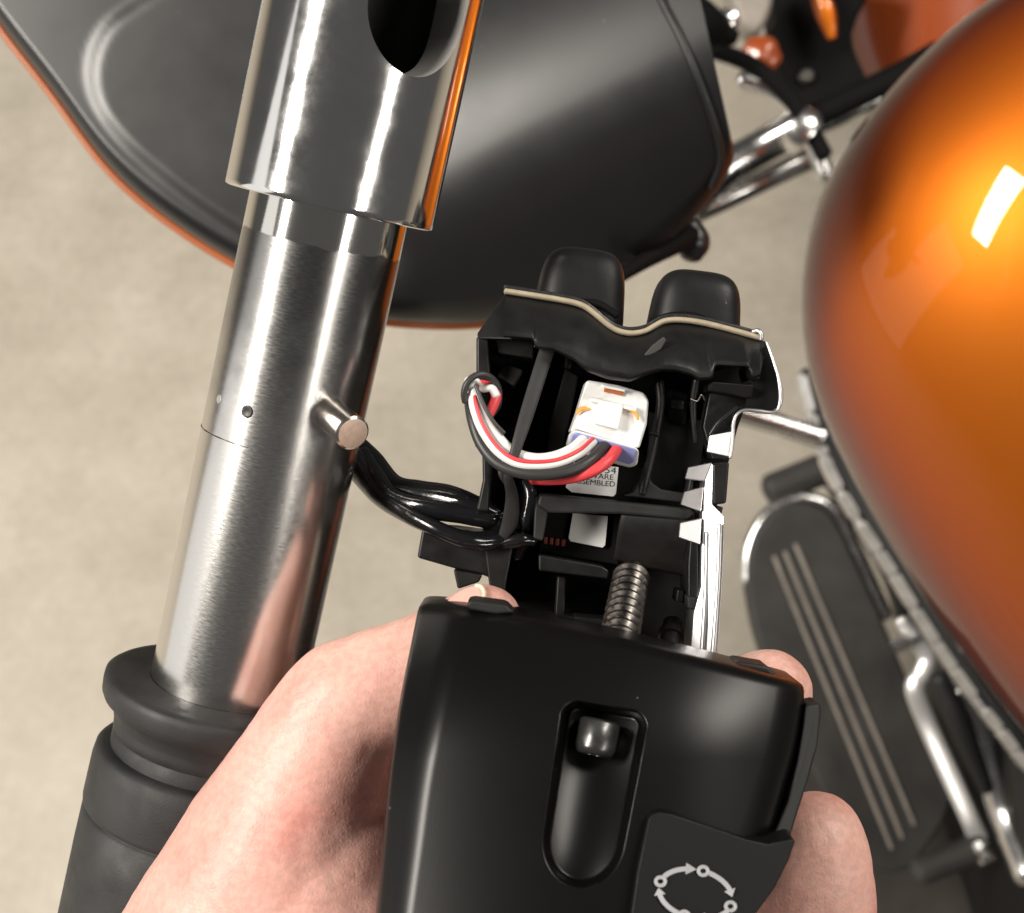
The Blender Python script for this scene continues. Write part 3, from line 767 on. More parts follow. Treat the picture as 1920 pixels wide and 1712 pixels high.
# ---- white connector with seal and wires
con = prism('connector', [(1100, 712, 0.2530), (1160, 722, 0.2530), (1208, 736, 0.2532), (1217, 752, 0.2535), (1213, 796, 0.2522), (1199, 842, 0.2505), (1190, 838, 0.2500), (1080, 806, 0.2498), (1068, 812, 0.2506), (1082, 772, 0.2520)], 0.25, 0.0095, M['connector'], mod, bevel=0.0007, seg=3)
prism('latch_tongue', [(1124, 748, 0.2510), (1170, 758, 0.2510), (1160, 806, 0.2488), (1112, 794, 0.2488)], 0.25, 0.003, M['connector'], con, bevel=0.0003)
prism('latch_bridge', [(1108, 744, 0.2512), (1196, 764, 0.2512), (1194, 772, 0.2508), (1106, 752, 0.2508)], 0.25, 0.003, M['connector'], con, bevel=0.0003)
prism('latch_slot', [(1134, 726, 0.2524), (1170, 734, 0.2524), (1167, 742, 0.2520), (1132, 734, 0.2520)], 0.25, 0.002, M['rust'], con, bevel=0.0001)
prism('slot_frame', [(1128, 720, 0.2518), (1174, 730, 0.2518), (1172, 735, 0.2516), (1131, 727, 0.2516)], 0.25, 0.002, M['connector'], con, bevel=0.0002)
for c_ in [[(1081, 777, 0.2511), (1086, 769, 0.2513), (1096, 766, 0.2513), (1106, 768, 0.2512)], [(1174, 766, 0.2513), (1186, 770, 0.2513), (1193, 777, 0.2512), (1196, 787, 0.2509)]]:
    sweep('amber_retainer', c_, [0.0002, 0.00036, 0.00036, 0.0002], M['amber'], con, n=8)
# end face: white rim block + seal
endn = (W(1130, 860, 0.2440) - W(1135, 800, 0.2500)).normalized()
rim = prism('connector_rim', [(1079, 806, 0.2494), (1192, 838, 0.2494), (1199, 846, 0.2496), (1195, 872, 0.2523), (1181, 877, 0.2528), (1069, 844, 0.2528), (1062, 834, 0.2524), (1068, 812, 0.2500)], 0.25, 0.004, M['connector'], con, bevel=0.0004)
seal = prism('wire_seal', [(1082, 811, 0.24915), (1188, 841, 0.24915), (1193, 847, 0.2493), (1189, 866, 0.2516), (1180, 871, 0.2519), (1074, 840, 0.2519), (1068, 832, 0.2516), (1074, 815, 0.2496)], 0.25, 0.002, M['seal'], con, bevel=0.0002)
def wire(pts, r, mat, name='wire', **kw):
    return sweep(name, pts, r, mat, con, n=14, per=10, **kw)
w1 = [(1094, 822, 0.2500), (1070, 842, 0.2476), (1040, 855, 0.2466), (1005, 859, 0.2464), (970, 850, 0.2466), (940, 826, 0.2470), (912, 785, 0.2480), (884, 726, 0.2495), (879, 714, 0.2510)]
wire(w1, 0.00082, M['wire_white'])
w2 = [(1112, 828, 0.2500), (1085, 851, 0.2468), (1045, 868, 0.2454), (1000, 872, 0.2450), (965, 866, 0.2452), (930, 842, 0.2460), (902, 800, 0.2470), (888, 755, 0.2485), (892, 728, 0.2510)]
ww = wire(w2, 0.00086, M['wire_white'], 'striped_wire')
st = [(p[0] - (3.2 if i > 4 else 0.5) * (-1 if i > 4 else 1), p[1] - (5.5 if i <= 4 else 3.5), p[2] - 0.00062) for i, p in enumerate(w2)]
sweep('red_stripe', st, 0.00038, M['wire_red'], ww, n=10, per=10)
w3 = [(1134, 835, 0.2500), (1108, 862, 0.2466), (1070, 882, 0.2452), (1020, 890, 0.2448), (975, 886, 0.2452), (932, 868, 0.2462), (902, 832, 0.2475), (886, 786, 0.2490), (880, 745, 0.2520)]
wire(w3, 0.00098, M['wire_black'])
w4 = [(1156, 843, 0.2500), (1140, 864, 0.2472), (1110, 884, 0.2462), (1070, 896, 0.2470), (1030, 899, 0.2490), (1000, 898, 0.2515)]
wire(w4, 0.00098, M['wire_red'])
wire([(908, 790, 0.2496), (920, 770, 0.2500), (930, 745, 0.2508), (922, 728, 0.2515), (900, 720, 0.2520)], 0.0009, M['wire_red'])
wire([(931, 742, 0.2502), (922, 728, 0.2506), (905, 728, 0.2512), (893, 716, 0.2516)], 0.0007, M['wire_white'])
wire([(892, 722, 0.2480), (905, 755, 0.2472), (925, 790, 0.2466), (945, 812, 0.2464)], 0.00036, M['wire_black'], 'thin_wire')
ringpts = []
for k in range(15):
    a = R(200 - k * 19.5)
    ringpts.append((903 + 33 * math.cos(a), 740 - 38 * math.sin(a) + (6 if k > 10 else 0), 0.2500 - 0.0022 * math.sin(a) * 0.5 + 0.0015 * math.cos(a)))
wire(ringpts, 0.00056, M['wire_black'], 'wire_loop')
# ---- stickers
prism('sticker', [(1075, 866), (1160, 876), (1155, 926), (1150, 931), (1072, 923), (1061, 914), (1063, 905)], 0.2580, 0.0003, M['paper'], mod, bevel=0.00005)
def text(body, x, y, d, hpx, rot, mat, parent, wpx=None, name='lettering'):
    cu = bpy.data.curves.new(name, 'FONT'); cu.body = body; cu.size = 1.0; cu.extrude = 0.006
    to = bpy.data.objects.new(name + '_tmp', cu); COL.objects.link(to)
    bpy.context.view_layer.update()
    me = bpy.data.meshes.new_from_object(to.evaluated_get(bpy.context.evaluated_depsgraph_get()))
    bpy.data.objects.remove(to)
    co = [v.co.copy() for v in me.vertices]
    x0 = min(c.x for c in co); x1 = max(c.x for c in co); y0 = min(c.y for c in co); y1 = max(c.y for c in co)
    k = d / FPX; sy = hpx / (y1 - y0) * k; sx = (wpx / (x1 - x0) * k) if wpx else sy
    ux = RIGHT * math.cos(R(rot)) - UP * math.sin(R(rot)); uy = UP * math.cos(R(rot)) + RIGHT * math.sin(R(rot))
    base = W(x, y, d)
    for v, c in zip(me.vertices, co):
        v.co = base + ux * (c.x - x0) * sx + uy * (c.y - y0) * sy + BACK * c.z * 0.0001
    return link(name, me, mat, parent)
text('54', 1134, 887, 0.25793, 12, 5, M['ink'], mod, 21)
text('WARE', 1104, 896, 0.25793, 10, 5, M['ink'], mod, 46)
text('ASSEMBLED', 1073, 906, 0.25793, 10, 5, M['ink'], mod, 80)
prism('sticker', [(1074, 962), (1140, 968), (1135, 1022), (1130, 1027), (1070, 1015), (1066, 1009)], 0.2610, 0.0003, M['paper'], mod, bevel=0.00005)
# ---- sheet metal bracket
brk = prism('bracket_rail', [(1334, 868, 0.2490), (1338, 872, 0.2488), (1336, 946, 0.2486), (1358, 968, 0.2484), (1358, 1010, 0.2482), (1354, 1100, 0.2480), (1344, 1250, 0.2470), (1292, 1250, 0.2492), (1300, 1150, 0.2500), (1314, 1100, 0.2498), (1315, 1020, 0.2500), (1316, 960, 0.2498), (1322, 900, 0.2493)], 0.248, 0.010, M['alu'], mod, bevel=0.0002)
sweep('rail_fold', [(1350, 985, 0.2478), (1346, 1100, 0.2474), (1336, 1245, 0.2464)], 0.0005, M['alu'], brk, n=10)
sweep('rail_fold', [(1326, 1000, 0.2492), (1324, 1100, 0.2490), (1316, 1245, 0.2480)], 0.0005, M['alu'], brk, n=10)
for q in [[(1330, 816, 0.2510), (1374, 808, 0.2500), (1367, 857, 0.2500), (1325, 848, 0.2512)],
          [(1290, 876, 0.2530), (1335, 867, 0.2495), (1325, 903, 0.2495), (1284, 898, 0.2535)],
          [(1283, 922, 0.2530), (1320, 912, 0.2492), (1315, 960, 0.2490), (1276, 946, 0.2520)],
          [(1275, 980, 0.2520), (1316, 971, 0.2488), (1313, 1022, 0.2486), (1272, 1008, 0.2516)]]:
    prism('tab', q, 0.25, 0.0006, M['alu'], brk, bevel=0.0002)
sweep('spring_edge', [(1437, 641, 0.2525), (1448, 672, 0.2515), (1459, 708, 0.2508), (1464, 742, 0.2505), (1459, 766, 0.2505), (1447, 773, 0.2505), (1420, 771, 0.2505), (1396, 769, 0.2505), (1381, 778, 0.2505), (1375, 796, 0.2505), (1374, 826, 0.2500), (1369, 858, 0.2500)], [0.00022, 0.00025, 0.0003, 0.00045, 0.0003, 0.0003, 0.0004, 0.0003, 0.0003, 0.00035, 0.0003, 0.0003], M['alu'], brk, n=8, per=8)
prism('spring_web', [(1436, 645), (1448, 676), (1459, 712), (1463, 742), (1458, 764), (1447, 771), (1396, 767), (1408, 716)], 0.2530, 0.0006, PD, brk, bevel=0.0001)
prism('end_block', [(1337, 870), (1368, 866), (1362, 944), (1336, 947)], 0.2488, 0.010, P, mod, bevel=0.0004)
prism('end_block', [(1337, 951), (1357, 950), (1352, 968), (1338, 967)], 0.2490, 0.008, P, mod)

# ================================================================== WIRING HARNESS
har = thing('wiring_harness', 'glossy black sheathed wiring harness running from behind handlebar into switch', 'wiring harness', W(800, 960, 0.26))
sweep('sheath', [(636, 838, 0.2720), (672, 876, 0.2680), (712, 926, 0.2630), (760, 962, 0.2580), (815, 990, 0.2550), (868, 1010, 0.2540), (915, 1014, 0.2550), (960, 1000, 0.2580)], [0.0026, 0.0027, 0.0024, 0.0020, 0.0019, 0.0020, 0.0020, 0.0018], M['sheath'], har, n=20, per=10, flat=0.75, twist=3.0)
sweep('sheath', [(668, 832, 0.2740), (700, 862, 0.2700), (738, 905, 0.2640), (785, 922, 0.2620), (840, 936, 0.2600), (890, 956, 0.2580), (950, 985, 0.2580), (985, 1000, 0.2600)], [0.0018, 0.0018, 0.0018, 0.0027, 0.0034, 0.0032, 0.0024, 0.0018], M['sheath'], har, n=20, per=10, flat=0.75, twist=-2.5)
sweep('sheath', [(682, 850, 0.2690), (706, 892, 0.2640), (738, 932, 0.2600), (795, 952, 0.2575), (860, 962, 0.2565), (920, 972, 0.2565), (968, 960, 0.2590), (985, 920, 0.2610)], [0.0014, 0.0016, 0.0015, 0.0018, 0.0019, 0.0018, 0.0015, 0.0012], M['sheath'], har, n=18, per=10, twist=2.0, flat=0.85)
sweep('sheath', [(985, 905, 0.2590), (995, 930, 0.2580), (990, 965, 0.2580), (985, 1000, 0.2585), (968, 1040, 0.2600)], 0.0014, M['sheath'], har, n=16, per=10)
sweep('sheath', [(940, 1020, 0.2560), (975, 1012, 0.2555), (1000, 1014, 0.2560)], [0.0012, 0.0013, 0.001], M['sheath'], har, n=14)
# ================================================================== FRONT SWITCH HOUSING (held)
hous = thing('front_switch_housing', 'satin black front switch housing half held by the fingers', 'switch housing', W(1120, 1450, 0.222))
Lc = [(p[0], p[1]) for p in catmull([(783, 1146), (770, 1210), (752, 1300), (738, 1390), (726, 1480), (716, 1590), (704, 1720), (696, 1830)], 12)]
Rc = [(p[0], p[1]) for p in catmull([(1508, 1296), (1506, 1330), (1492, 1410), (1472, 1480), (1452, 1545), (1428, 1610), (1404, 1700), (1380, 1850)], 12)]
Tc = [(p[0], p[1]) for p in catmull([(783, 1146), (788, 1135), (806, 1131), (860, 1135), (930, 1144), (1000, 1158), (1180, 1198), (1340, 1238), (1440, 1264), (1490, 1277), (1504, 1284), (1508, 1296)], 8)]
Bt = [(696, 1830), (1380, 1850)]
NS, NTT = 300, 260
Lr = resample(Lc, NTT + 1); Rr = resample(Rc, NTT + 1); Tr = resample(Tc, NS + 1); Br = resample(Bt, NS + 1)
SLA, SLB = (1137, 1325), (1080, 1662)          # axis of the screw slot
def slot_sd(x, y):
    ax_, ay_ = SLA; bx_, by_ = SLB
    L = math.hypot(bx_ - ax_, by_ - ay_); ux, uy = (bx_ - ax_) / L, (by_ - ay_) / L
    l = (x - ax_) * ux + (y - ay_) * uy; c = (x - ax_) * uy * -1 + (y - ay_) * ux
    hw = 80 - 6 * l / L
    if l > L - hw * 1.15:
        e = math.hypot((l - (L - hw * 1.15)) / 1.15, c) - hw
    else:
        qa, qb = abs(c) - (hw - 30), 30 - l
        e = math.hypot(max(qa, 0), max(qb, 0)) + min(max(qa, qb), 0) - 30
    return e, l / L, c / hw
def hd(x, y):
    t = (y - 1150) / 650
    return 0.2185 - 0.0150 * t + 0.0060 * max(0.0, 1 - t / 0.42) ** 2 + 0.0036 * ((x - 1120) / 380) ** 2 + 0.0030 * (max(0, x - 1250) / 250) ** 2.2
rows = []
for j in range(NTT + 1):
    t = j / NTT; row = []
    for i in range(NS + 1):
        s = i / NS
        x = (1 - t) * Tr[i][0] + t * Br[i][0] + (1 - s) * Lr[j][0] + s * Rr[j][0] - ((1 - s) * (1 - t) * Tr[0][0] + s * (1 - t) * Tr[-1][0] + (1 - s) * t * Br[0][0] + s * t * Br[-1][0])
        y = (1 - t) * Tr[i][1] + t * Br[i][1] + (1 - s) * Lr[j][1] + s * Rr[j][1] - ((1 - s) * (1 - t) * Tr[0][1] + s * (1 - t) * Tr[-1][1] + (1 - s) * t * Br[0][1] + s * t * Br[-1][1])
        d = hd(x, y)
        wd = Rr[j][0] - Lr[j][0]
        el, er = s * wd, (1 - s) * wd
        et = t * 680
        k = 0.21 / FPX
        fw = 84 - 40 * t                           # left facet
        if el < fw + 22: q_ = fw + 22 - el; d += k * 0.85 * (q_ * q_ / 88 if q_ < 44 else q_ - 22)
        if el < 14: d += k * 14 * (1 - math.sqrt(max(0, 1 - ((14 - el) / 14) ** 2)))
        for e, rr, kk in ((er, 62, 0.9), (et, 26, 0.85)):
            if e < rr: d += k * rr * kk * (1 - math.sqrt(max(0, 1 - ((rr - e) / rr) ** 2)))
        e, l, c = slot_sd(x, y)
        if e < 10:
            depth = (0.0062 - 0.0036 * sstep(0.15, 1.0, l))
            wall = 1 - sstep(-13, 3, e)
            fl_ = depth * wall
            fl_ -= 0.0018 * wall * (c * c)
            d += max(0, fl_)
        row.append(W(x, y, d))
    rows.append(row)
# skirt
full = []
back = -BACK * 0.012
for r_ in rows: full.append([r_[0] + back] + r_ + [r_[-1] + back])
full = [[p + back for p in full[0]]] + full + [[p + back for p in full[-1]]]
hs = grid('shell', full, M['housing'], hous, sharp=70)
prism('rim_tab', [(874, 1132), (884, 1125), (950, 1134), (965, 1150), (930, 1152), (880, 1144)], 0.2255, 0.008, PM, hous, bevel=0.0005)
prism('rim_tab', [(1372, 1252), (1384, 1240), (1440, 1250), (1464, 1272), (1420, 1280)], 0.2265, 0.008, PM, hous, bevel=0.0005)
# slotted screw sunk in the groove
ha, hb = W(1127, 1345, 0.2178), W(1108, 1440, 0.2162)
hl = (hb - ha).length
hsn = lathe('recessed_screw', ha, hb - ha, [(0.0004, 0.0), (0.0004, 0.0026), (0.0008, 0.0030), (hl * 0.60, 0.0030), (hl * 0.70, 0.0028), (hl * 0.75, 0.0024), (hl * 0.75, 0.0014), (hl * 0.6, 0.0013), (hl * 0.6, 0)], M['screw_black'], hous, n=40, sharp=50)
# rocker button with the trip symbol
rk = [(1216, 1536), (1222, 1526), (1236, 1521), (1260, 1526), (1330, 1549), (1400, 1574), (1440, 1582), (1484, 1572), (1492, 1576), (1480, 1612), (1452, 1668), (1416, 1716), (1380, 1760), (1340, 1800), (1170, 1800), (1180, 1740), (1196, 1630)]
rocker = prism('rocker_button', [(x, y, hd(min(x, 1400), y) - 0.0016 + 0.000010 * max(0, x - 1400)) for x, y in rk], 0.2, 0.006, M['rocker'], hous, bevel=0.0008, seg=3)
ic = (1304, 1676); irx, iry = 69, 46
def icd(x, y): return hd(x, y) - 0.00175
def ipt(a, rr=1.0): return (ic[0] + irx * rr * math.cos(R(a)), ic[1] - iry * rr * math.sin(R(a)) + (ic[0] + irx * rr * math.cos(R(a)) - 1304) * 0.14)
def ribbon(name, pts, w, closed=False):
    rows = []; n = len(pts)
    top, botm = [], []
    for i in range(n):
        a = pts[(i - 1) % n] if (closed or i > 0) else pts[i]; b = pts[(i + 1) % n] if (closed or i < n - 1) else pts[i]
        tx, ty = b[0] - a[0], b[1] - a[1]; l = math.hypot(tx, ty) or 1
        nx, ny = -ty / l * w / 2, tx / l * w / 2
        top.append(W(pts[i][0] + nx, pts[i][1] + ny, icd(*pts[i]))); botm.append(W(pts[i][0] - nx, pts[i][1] - ny, icd(*pts[i])))
    if closed: top.append(top[0]); botm.append(botm[0])
    o = grid(name, [top, botm], M['print'], rocker, smooth=False)
    s_ = o.modifiers.new('s', 'SOLIDIFY'); s_.thickness = 0.00012; s_.offset = 0
    return o
for a0 in (78, -18, -108, 162):
    # ring tail at a0, arrow head after about 75 degrees clockwise
    c_ = ipt(a0); ribbon('symbol_ring', [(c_[0] + 9 * math.cos(R(q)), c_[1] + 8 * math.sin(R(q))) for q in range(0, 360, 24)], 6.5, True)
    arc = [ipt(a0 - q) for q in np.linspace(10, 60, 14)]
    ribbon('symbol_arc', arc, 9)
    h0, h1 = ipt(a0 - 57), ipt(a0 - 74)
    tx, ty = h1[0] - h0[0], h1[1] - h0[1]; l = math.hypot(tx, ty); nx, ny = -ty / l * 11, tx / l * 11
    prism('symbol_arrow', [(h0[0] + nx, h0[1] + ny, icd(*h0)), (h1[0], h1[1], icd(*h1)), (h0[0] - nx, h0[1] - ny, icd(*h0))], 0.2, 0.0002, M['print'], rocker, bevel=0.00005)
# side lever
lv = [(1512, 1322), (1538, 1317), (1541, 1335), (1534, 1400), (1515, 1468), (1490, 1545), (1482, 1572), (1440, 1582), (1456, 1556), (1478, 1505), (1496, 1430), (1508, 1360)]
prism('side_lever', [(x, y, hd(1420, y) + 0.0040 + 0.00003 * (x - 1480)) for x, y in lv], 0.21, 0.006, PM, hous, bevel=0.0005)

# ================================================================== HAND
hand = thing('person', 'bare hand gripping the front switch housing with thumb and fingertips', 'person', W(700, 1700, 0.245))
chains = [
    # thumb: base of thenar -> knuckle -> tip (x, y, d, radius px)
    [(390, 1900, 0.250, 240), (512, 1640, 0.246, 203), (585, 1450, 0.244, 150), (636, 1335, 0.243, 127), (690, 1305, 0.243, 122), (790, 1262, 0.2425, 112), (870, 1205, 0.241, 92), (905, 1172, 0.240, 78)],
    [(560, 1620, 0.252, 150), (700, 1500, 0.256, 120), (800, 1450, 0.258, 110)],
    # thenar / palm mass
    [(560, 1900, 0.248, 260), (600, 1700, 0.244, 185), (640, 1600, 0.243, 120)],
    [(650, 1900, 0.262, 240), (950, 1850, 0.266, 230)],
    # finger behind the housing with tip upper right
    [(900, 1800, 0.268, 150), (1050, 1600, 0.262, 118), (1250, 1420, 0.256, 108), (1380, 1335, 0.252, 96), (1442, 1300, 0.250, 84)],
    # finger with the large tip lower right
    [(950, 1850, 0.262, 160), (1150, 1760, 0.255, 140), (1340, 1710, 0.247, 130), (1460, 1650, 0.242, 112)],
    [(1360, 1880, 0.250, 150), (1478, 1735, 0.244, 152), (1516, 1640, 0.2395, 122), (1530, 1585, 0.2380, 98), (1532, 1572, 0.2380, 88)],
]
bm = bmesh.new()
for ch in chains:
    src = [tuple(W(x, y, d)) + (rp * d / FPX,) for x, y, d, rp in ch]
    for c in catmull(src, 10):
        bmesh.ops.create_icosphere(bm, subdivisions=3, radius=float(c[3]), matrix=Matrix.Translation(Vector(c[:3])))
me = bpy.data.meshes.new('hand_skin'); bm.to_mesh(me); bm.free()
ho = link('hand_skin', me, M['skin'], hand)
m_ = ho.modifiers.new('r', 'REMESH'); m_.mode = 'VOXEL'; m_.voxel_size = 0.0008; m_.use_smooth_shade = True
m_ = ho.modifiers.new('s', 'SMOOTH'); m_.factor = 0.5; m_.iterations = 14
for nm_, sc_, st_ in (('flesh', 0.013, 0.0009), ('fold', 0.0045, 0.00022)):
    tx_ = bpy.data.textures.new(nm_, 'CLOUDS'); tx_.noise_scale = sc_; tx_.noise_depth = 2
    m_ = ho.modifiers.new(nm_, 'DISPLACE'); m_.texture = tx_; m_.texture_coords = 'LOCAL'; m_.strength = st_; m_.mid_level = 0.5
# thumb nail
nl = []
nc = [(838, 1128), (862, 1108), (890, 1098), (902, 1100), (908, 1112), (905, 1128), (890, 1140), (850, 1145)]
def thumb_d(x, y):
    c = (895, 1180); r = 84.0
    q = 1 - ((x - c[0]) ** 2 * 0.8 + (y - c[1]) ** 2) / (r * 1.04) ** 2
    return 0.2403 - r * 0.24 / FPX * math.sqrt(max(0.02, q)) - 0.0002
prism('thumb_nail', [(x, y, thumb_d(x, y)) for x, y in nc], 0.23, 0.0006, M['nail'], hand, bevel=0.0002, smooth_pts=4)
sweep('nail_edge', [(x, y, thumb_d(x, y) - 0.0001) for x, y in [(893, 1098), (903, 1101), (908, 1112), (905, 1127), (899, 1134)]], 0.00036, M['nail_tip'], hand, n=8)

# ================================================================== LOWER BACKGROUND (left side of the motorcycle)
fb = thing('floorboard', 'black rider floorboard with three ridges and chrome rim', 'floorboard', W(1590, 1300, 1.36))
FD = 1.34
board = [(1402, 1110), (1404, 1040), (1425, 985), (1462, 952), (1505, 943), (1545, 955), (1572, 985), (1600, 1040), (1660, 1170), (1730, 1340), (1782, 1470), (1780, 1520), (1750, 1575), (1705, 1630), (1650, 1636), (1600, 1590), (1540, 1480), (1470, 1330), (1420, 1200)]
prism('rubber_pad', board, FD, 0.03, M['rubber_dusty'], fb, bevel=0.005, seg=3, smooth_pts=4, angle=50)
sweep('chrome_rim', [(x, y, FD + 0.012) for x, y in [(1402, 1090), (1405, 1030), (1428, 978), (1465, 945), (1505, 935), (1545, 945), (1575, 975), (1600, 1025), (1660, 1155)]], 0.007, M['chrome_far'], fb, n=12)
for (a, b) in [((1452, 1045), (1672, 1590)), ((1472, 1036), (1692, 1570)), ((1492, 1022), (1714, 1545))]:
    sweep('ridge', [(a[0], a[1], FD - 0.001), ((a[0] + b[0]) / 2, (a[1] + b[1]) / 2, FD - 0.001), (b[0], b[1], FD - 0.001)], 0.0020, M['groove'], fb, n=8, per=4)
sh = thing('shift_lever', 'chrome heel and toe shift lever with rubber pegs beside floorboard', 'shift lever', W(1720, 1300, 1.30))
M['lever'] = pbr('bright_chrome_lever', (0.85, 0.84, 0.83), 0.35, metal=0.8)
sweep('lever_arm', [(1690, 1165, 1.30), (1712, 1195, 1.30), (1737, 1232, 1.30), (1729, 1262, 1.30), (1715, 1292, 1.30), (1740, 1360, 1.30), (1780, 1450, 1.29), (1818, 1535, 1.28), (1834, 1572, 1.28)], [0.006, 0.007, 0.008, 0.008, 0.0085, 0.0085, 0.0085, 0.008, 0.009], M['lever'], sh, n=16, flat=0.45, flat_dir=(BACK - RIGHT * 0.35).normalized())
sweep('toe_peg', [(1725, 1634, 1.28), (1780, 1612, 1.28), (1838, 1588, 1.28)], 0.0125, M['rubber_dusty'], sh, n=16)
lathe('peg_bolt', W(1836, 1578, 1.275), W(1850, 1604, 1.27) - W(1836, 1578, 1.275), [(0, 0), (0, 0.009), (0.006, 0.010), (0.010, 0.007), (0.014, 0.010), (0.018, 0.009), (0.020, 0)], M['chrome_far'], sh, n=20)
sweep('heel_peg', [(1448, 918, 1.36), (1500, 897, 1.36), (1565, 870, 1.36)], 0.0150, M['rubber_dusty'], sh, n=16)
sweep('lever_shaft', [(1560, 905, 1.42), (1660, 1060, 1.42), (1700, 1175, 1.34)], 0.008, M['fair_dark'], sh, n=12)
lathe('pivot_nut', W(1690, 1208, 1.29), RIGHT * 0.9 + UP * 0.4, [(-0.008, 0), (-0.008, 0.006), (0.006, 0.006), (0.008, 0.003), (0.016, 0.003), (0.016, 0)], M['chrome_far'], sh, n=6)

# notched chrome strip under the tank
tp = [(1503, 705), (1520, 770), (1538, 830), (1562, 892), (1598, 955), (1640, 1020), (1682, 1085), (1728, 1160), (1780, 1240), (1830, 1310), (1876, 1368), (1930, 1440)]
strip = thing('chrome_strip', 'notched chrome strip curving along underside of orange tank', 'trim strip', W(1700, 1110, 1.02))
tpc = resample(catmull(tp, 10), 200)
sweep('backing', [(x + 13, y - 6, 1.03) for x, y in tpc[::12]] + [(tpc[-1][0] + 13, tpc[-1][1] - 6, 1.03)], 0.0065, M['fair_dark'], strip, n=10, per=3)
segs = [(0, 16), (18, 27), (28, 36), (37, 52), (55, 66), (70, 84), (85, 96), (97, 113), (115, 131), (132, 145), (146, 160), (168, 178), (180, 190), (191, 199)]
M['fin'] = pbr('weathered_alloy', (0.62, 0.61, 0.60), 0.38, metal=0.8, var=0.2, var_scale=90)
sweep('rail', [(x, y, 1.030) for x, y in tpc[::12]] + [(tpc[-1][0], tpc[-1][1], 1.030)], 0.0042, M['fin'], strip, n=10, per=3)
for a, b in segs:
    L_, R_ = [], []
    for k in np.linspace(a, b, 4).astype(int):
        k0, k1 = max(0, k - 2), min(199, k + 2)
        tx, ty = tpc[k1][0] - tpc[k0][0], tpc[k1][1] - tpc[k0][1]; l = math.hypot(tx, ty)
        L_.append((tpc[k][0] + ty / l * 10, tpc[k][1] - tx / l * 10, 1.018)); R_.append((tpc[k][0] - ty / l * 10, tpc[k][1] + tx / l * 10, 1.024))
    prism('segment', L_ + R_[::-1], 1.02, 0.012, M['fin'], strip, bevel=0.0012)

# plain blocks beyond the frame for the motorcycle's body, added to shade the floor
bike = thing('motorcycle_shade_blocks', 'plain dark blocks for the motorcycle body, added to shade the floor at right', 'motorcycle', (0.72, 0.1, 0.1))
def block(name, x0, x1, y0, y1, z0, z1, bev):
    vv = [Vector((x, y, z)) for z in (z0, z1) for (x, y) in ((x0, y0), (x1, y0), (x1, y1), (x0, y1))]
    return mk(name, vv, [[0, 3, 2, 1], [4, 5, 6, 7], [0, 1, 5, 4], [1, 2, 6, 5], [2, 3, 7, 6], [3, 0, 4, 7]], M['black_far'], bike, bevel=bev, seg=4)
block('engine_shade_block', 0.52, 0.86, -0.45, 0.75, 0.12, 0.92, 0.05)
block('seat_shade_block', 0.50, 0.90, -1.30, -0.35, 0.45, 0.85, 0.07)
block('rear_shade_block', 0.60, 0.80, -1.60, -0.60, 0.05, 0.62, 0.06)
block('front_wheel', 0.62, 0.76, 0.85, 1.50, 0.0, 0.66, 0.06)
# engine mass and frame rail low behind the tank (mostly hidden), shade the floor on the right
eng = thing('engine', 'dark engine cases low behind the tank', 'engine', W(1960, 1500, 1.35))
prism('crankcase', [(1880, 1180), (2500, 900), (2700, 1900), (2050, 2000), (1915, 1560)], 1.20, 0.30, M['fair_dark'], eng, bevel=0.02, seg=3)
sweep('exhaust_pipe', [(1800, 1290, 1.25), (1850, 1400, 1.25), (1885, 1520, 1.25), (1930, 1640, 1.22)], 0.014, M['chrome_far'], eng, n=16)
sweep('frame_rail', [(1760, 1270, 1.20), (1800, 1360, 1.20), (1850, 1480, 1.20)], [0.008, 0.010, 0.006], M['fair_dark'], eng, n=14)

# ================================================================== UPPER RIGHT BACKGROUND (front end)
cb = thing('engine_guard', 'chrome tubular engine guard between fairing and tank', 'engine guard', W(1500, 240, 0.95))
sweep('guard_tube', [(1290, 385, 0.96), (1350, 322, 0.96), (1420, 280, 0.96), (1500, 235, 0.95)], 0.0115, M['chrome_far'], cb, n=18)
sweep('guard_tube', [(1300, 400, 0.98), (1360, 372, 0.98), (1430, 338, 0.98), (1515, 298, 0.97)], 0.0075, M['chrome_far'], cb, n=16)
sweep('guard_sleeve', [(1500, 232, 0.95), (1580, 192, 0.95), (1680, 145, 0.95), (1760, 100, 0.95)], 0.0085, M['black_far'], cb, n=18)
sweep('guard_tube', [(1510, 250, 0.955), (1580, 214, 0.955), (1680, 170, 0.955), (1760, 126, 0.955)], 0.0050, M['chrome_far'], cb, n=18)
sweep('brake_hose', [(1290, 88, 0.93), (1350, 98, 0.93), (1415, 125, 0.93), (1470, 172, 0.93), (1510, 225, 0.93), (1545, 290, 0.93)], 0.0055, M['black_far'], cb, n=14)
sweep('guard_tube', [(1390, 150, 0.96), (1440, 165, 0.96), (1485, 200, 0.96), (1520, 260, 0.96), (1548, 330, 0.96)], 0.0060, M['chrome_far'], cb, n=14)
lathe('clamp', W(1495, 240, 0.935), W(1530, 270, 0.935) - W(1495, 240, 0.935), [(-0.004, 0), (-0.004, 0.014), (0.004, 0.016), (0.010, 0.014), (0.010, 0)], M['chrome_far'], cb, n=24)
fend = thing('front_fender', 'orange front fender glimpsed above the tank', 'fender', W(1700, 20, 1.2))
rows = []
for i in range(20):
    t = i / 19
    rows.append([W(1585 + 420 * s - 25 * math.sin(t * 3) + 20 * t, -160 + 340 * t, 1.16 - 0.05 * math.sin(math.pi * s) ** 0.6 + 0.03 * t) for s in np.linspace(0, 1, 28)])
grid('fender_skin', rows, M['fender_orange'], fend)
fork = thing('front_fork', 'dark fork and brake parts beside the orange fender', 'fork', W(1550, 120, 1.15))
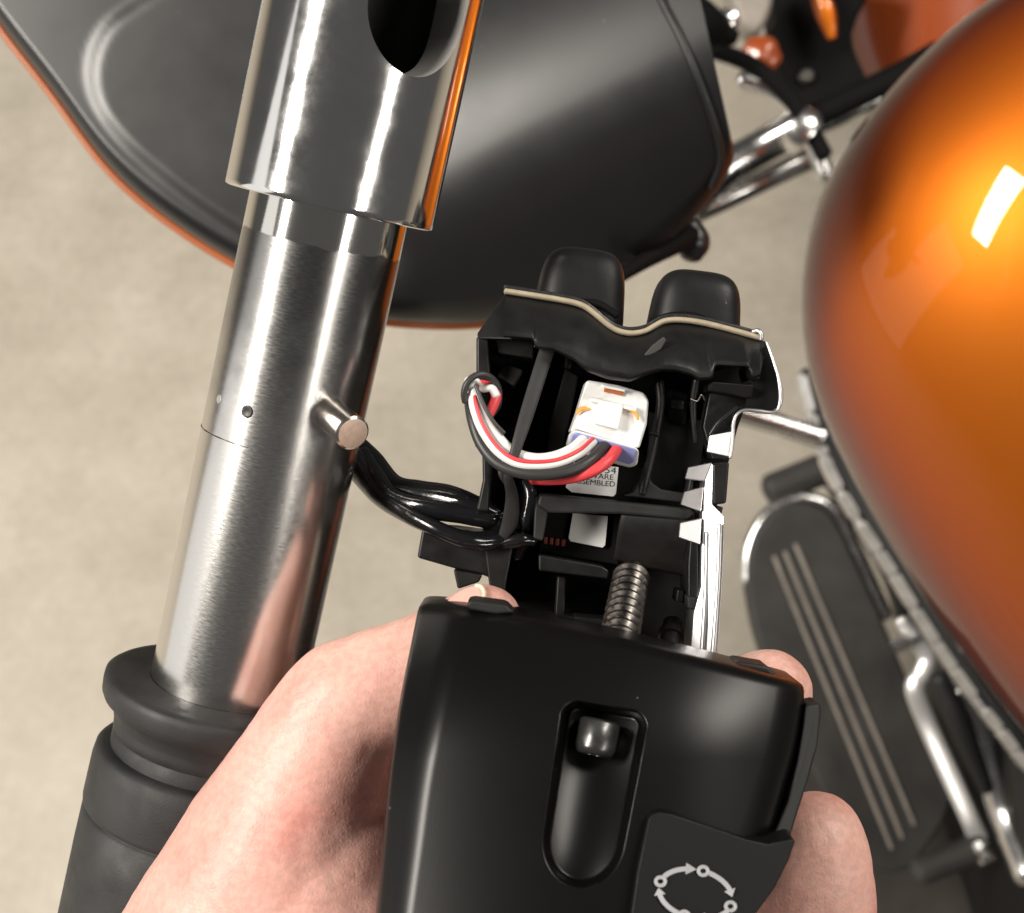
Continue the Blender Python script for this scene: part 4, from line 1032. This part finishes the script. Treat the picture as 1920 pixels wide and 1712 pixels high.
prism('fork_slider', [(1455, 40), (1462, -60), (1640, -60), (1600, 60), (1630, 150), (1640, 185), (1560, 225), (1508, 200), (1470, 140), (1432, 84)], 1.08, 0.05, M['black_far'], fork, bevel=0.008, seg=3, smooth_pts=4, angle=50)
sweep('orange_guard', [(1530, -30, 1.06), (1548, 25, 1.06), (1560, 70, 1.06)], [0.006, 0.008, 0.004], M['orange'], fork, n=14)
lathe('axle_nut', W(1513, 142, 1.075), BACK, [(-0.01, 0.006), (0.0, 0.006), (0.002, 0.004), (0.002, 0)], M['screw'], fork, n=20)
rf = thing('orange_reflector', 'small orange oval reflector beside the brake hose', 'reflector', W(1430, 102, 0.98))
sweep('lens', [(1408, 92, 0.98), (1430, 102, 0.98), (1448, 116, 0.98)], [0.009, 0.0125, 0.008], M['fender_orange'], rf, n=18, flat=0.7)
ts = thing('turn_signal', 'black turn signal stalk with bright chrome tip above brake hose', 'turn signal', W(1340, 60, 0.9))
sweep('stalk', [(1270, 5, 0.88), (1310, 42, 0.89), (1350, 62, 0.90), (1376, 70, 0.90)], [0.012, 0.014, 0.010, 0.005], M['black_far'], ts, n=18)
lathe('chrome_tip', W(1363, 36, 0.90), BACK, [(-0.006, 0.0), (-0.006, 0.006), (0.0, 0.0075), (0.004, 0.0055), (0.006, 0)], M['chrome_far'], ts, n=24)
prism('lens_body', [(1360, -80), (1452, -80), (1448, 10), (1424, 56), (1395, 50), (1372, 0)], 1.0, 0.03, M['groove'], ts, bevel=0.006, seg=3, smooth_pts=4, angle=50)
lvr = thing('clutch_lever', 'black ball-ended clutch lever below the fairing', 'lever', W(1270, 470, 0.5))
sweep('lever_blade', [(1160, 520, 0.46), (1215, 485, 0.47), (1270, 455, 0.48), (1300, 440, 0.49)], [0.002, 0.0028, 0.0035, 0.004], M['black_far'], lvr, n=14)
sweep('lever_ball', [(1290, 425, 0.49), (1300, 455, 0.49), (1296, 478, 0.49)], [0.0045, 0.0055, 0.0040], M['fair'], lvr, n=18)
rod = thing('chrome_rod', 'thin chrome rod between the switch and the tank strip', 'rod', W(1450, 795, 1.0))
sweep('rod_body', [(1380, 772, 1.0), (1450, 792, 1.0), (1540, 820, 1.0)], 0.0075, M['chrome_far'], rod, n=14)
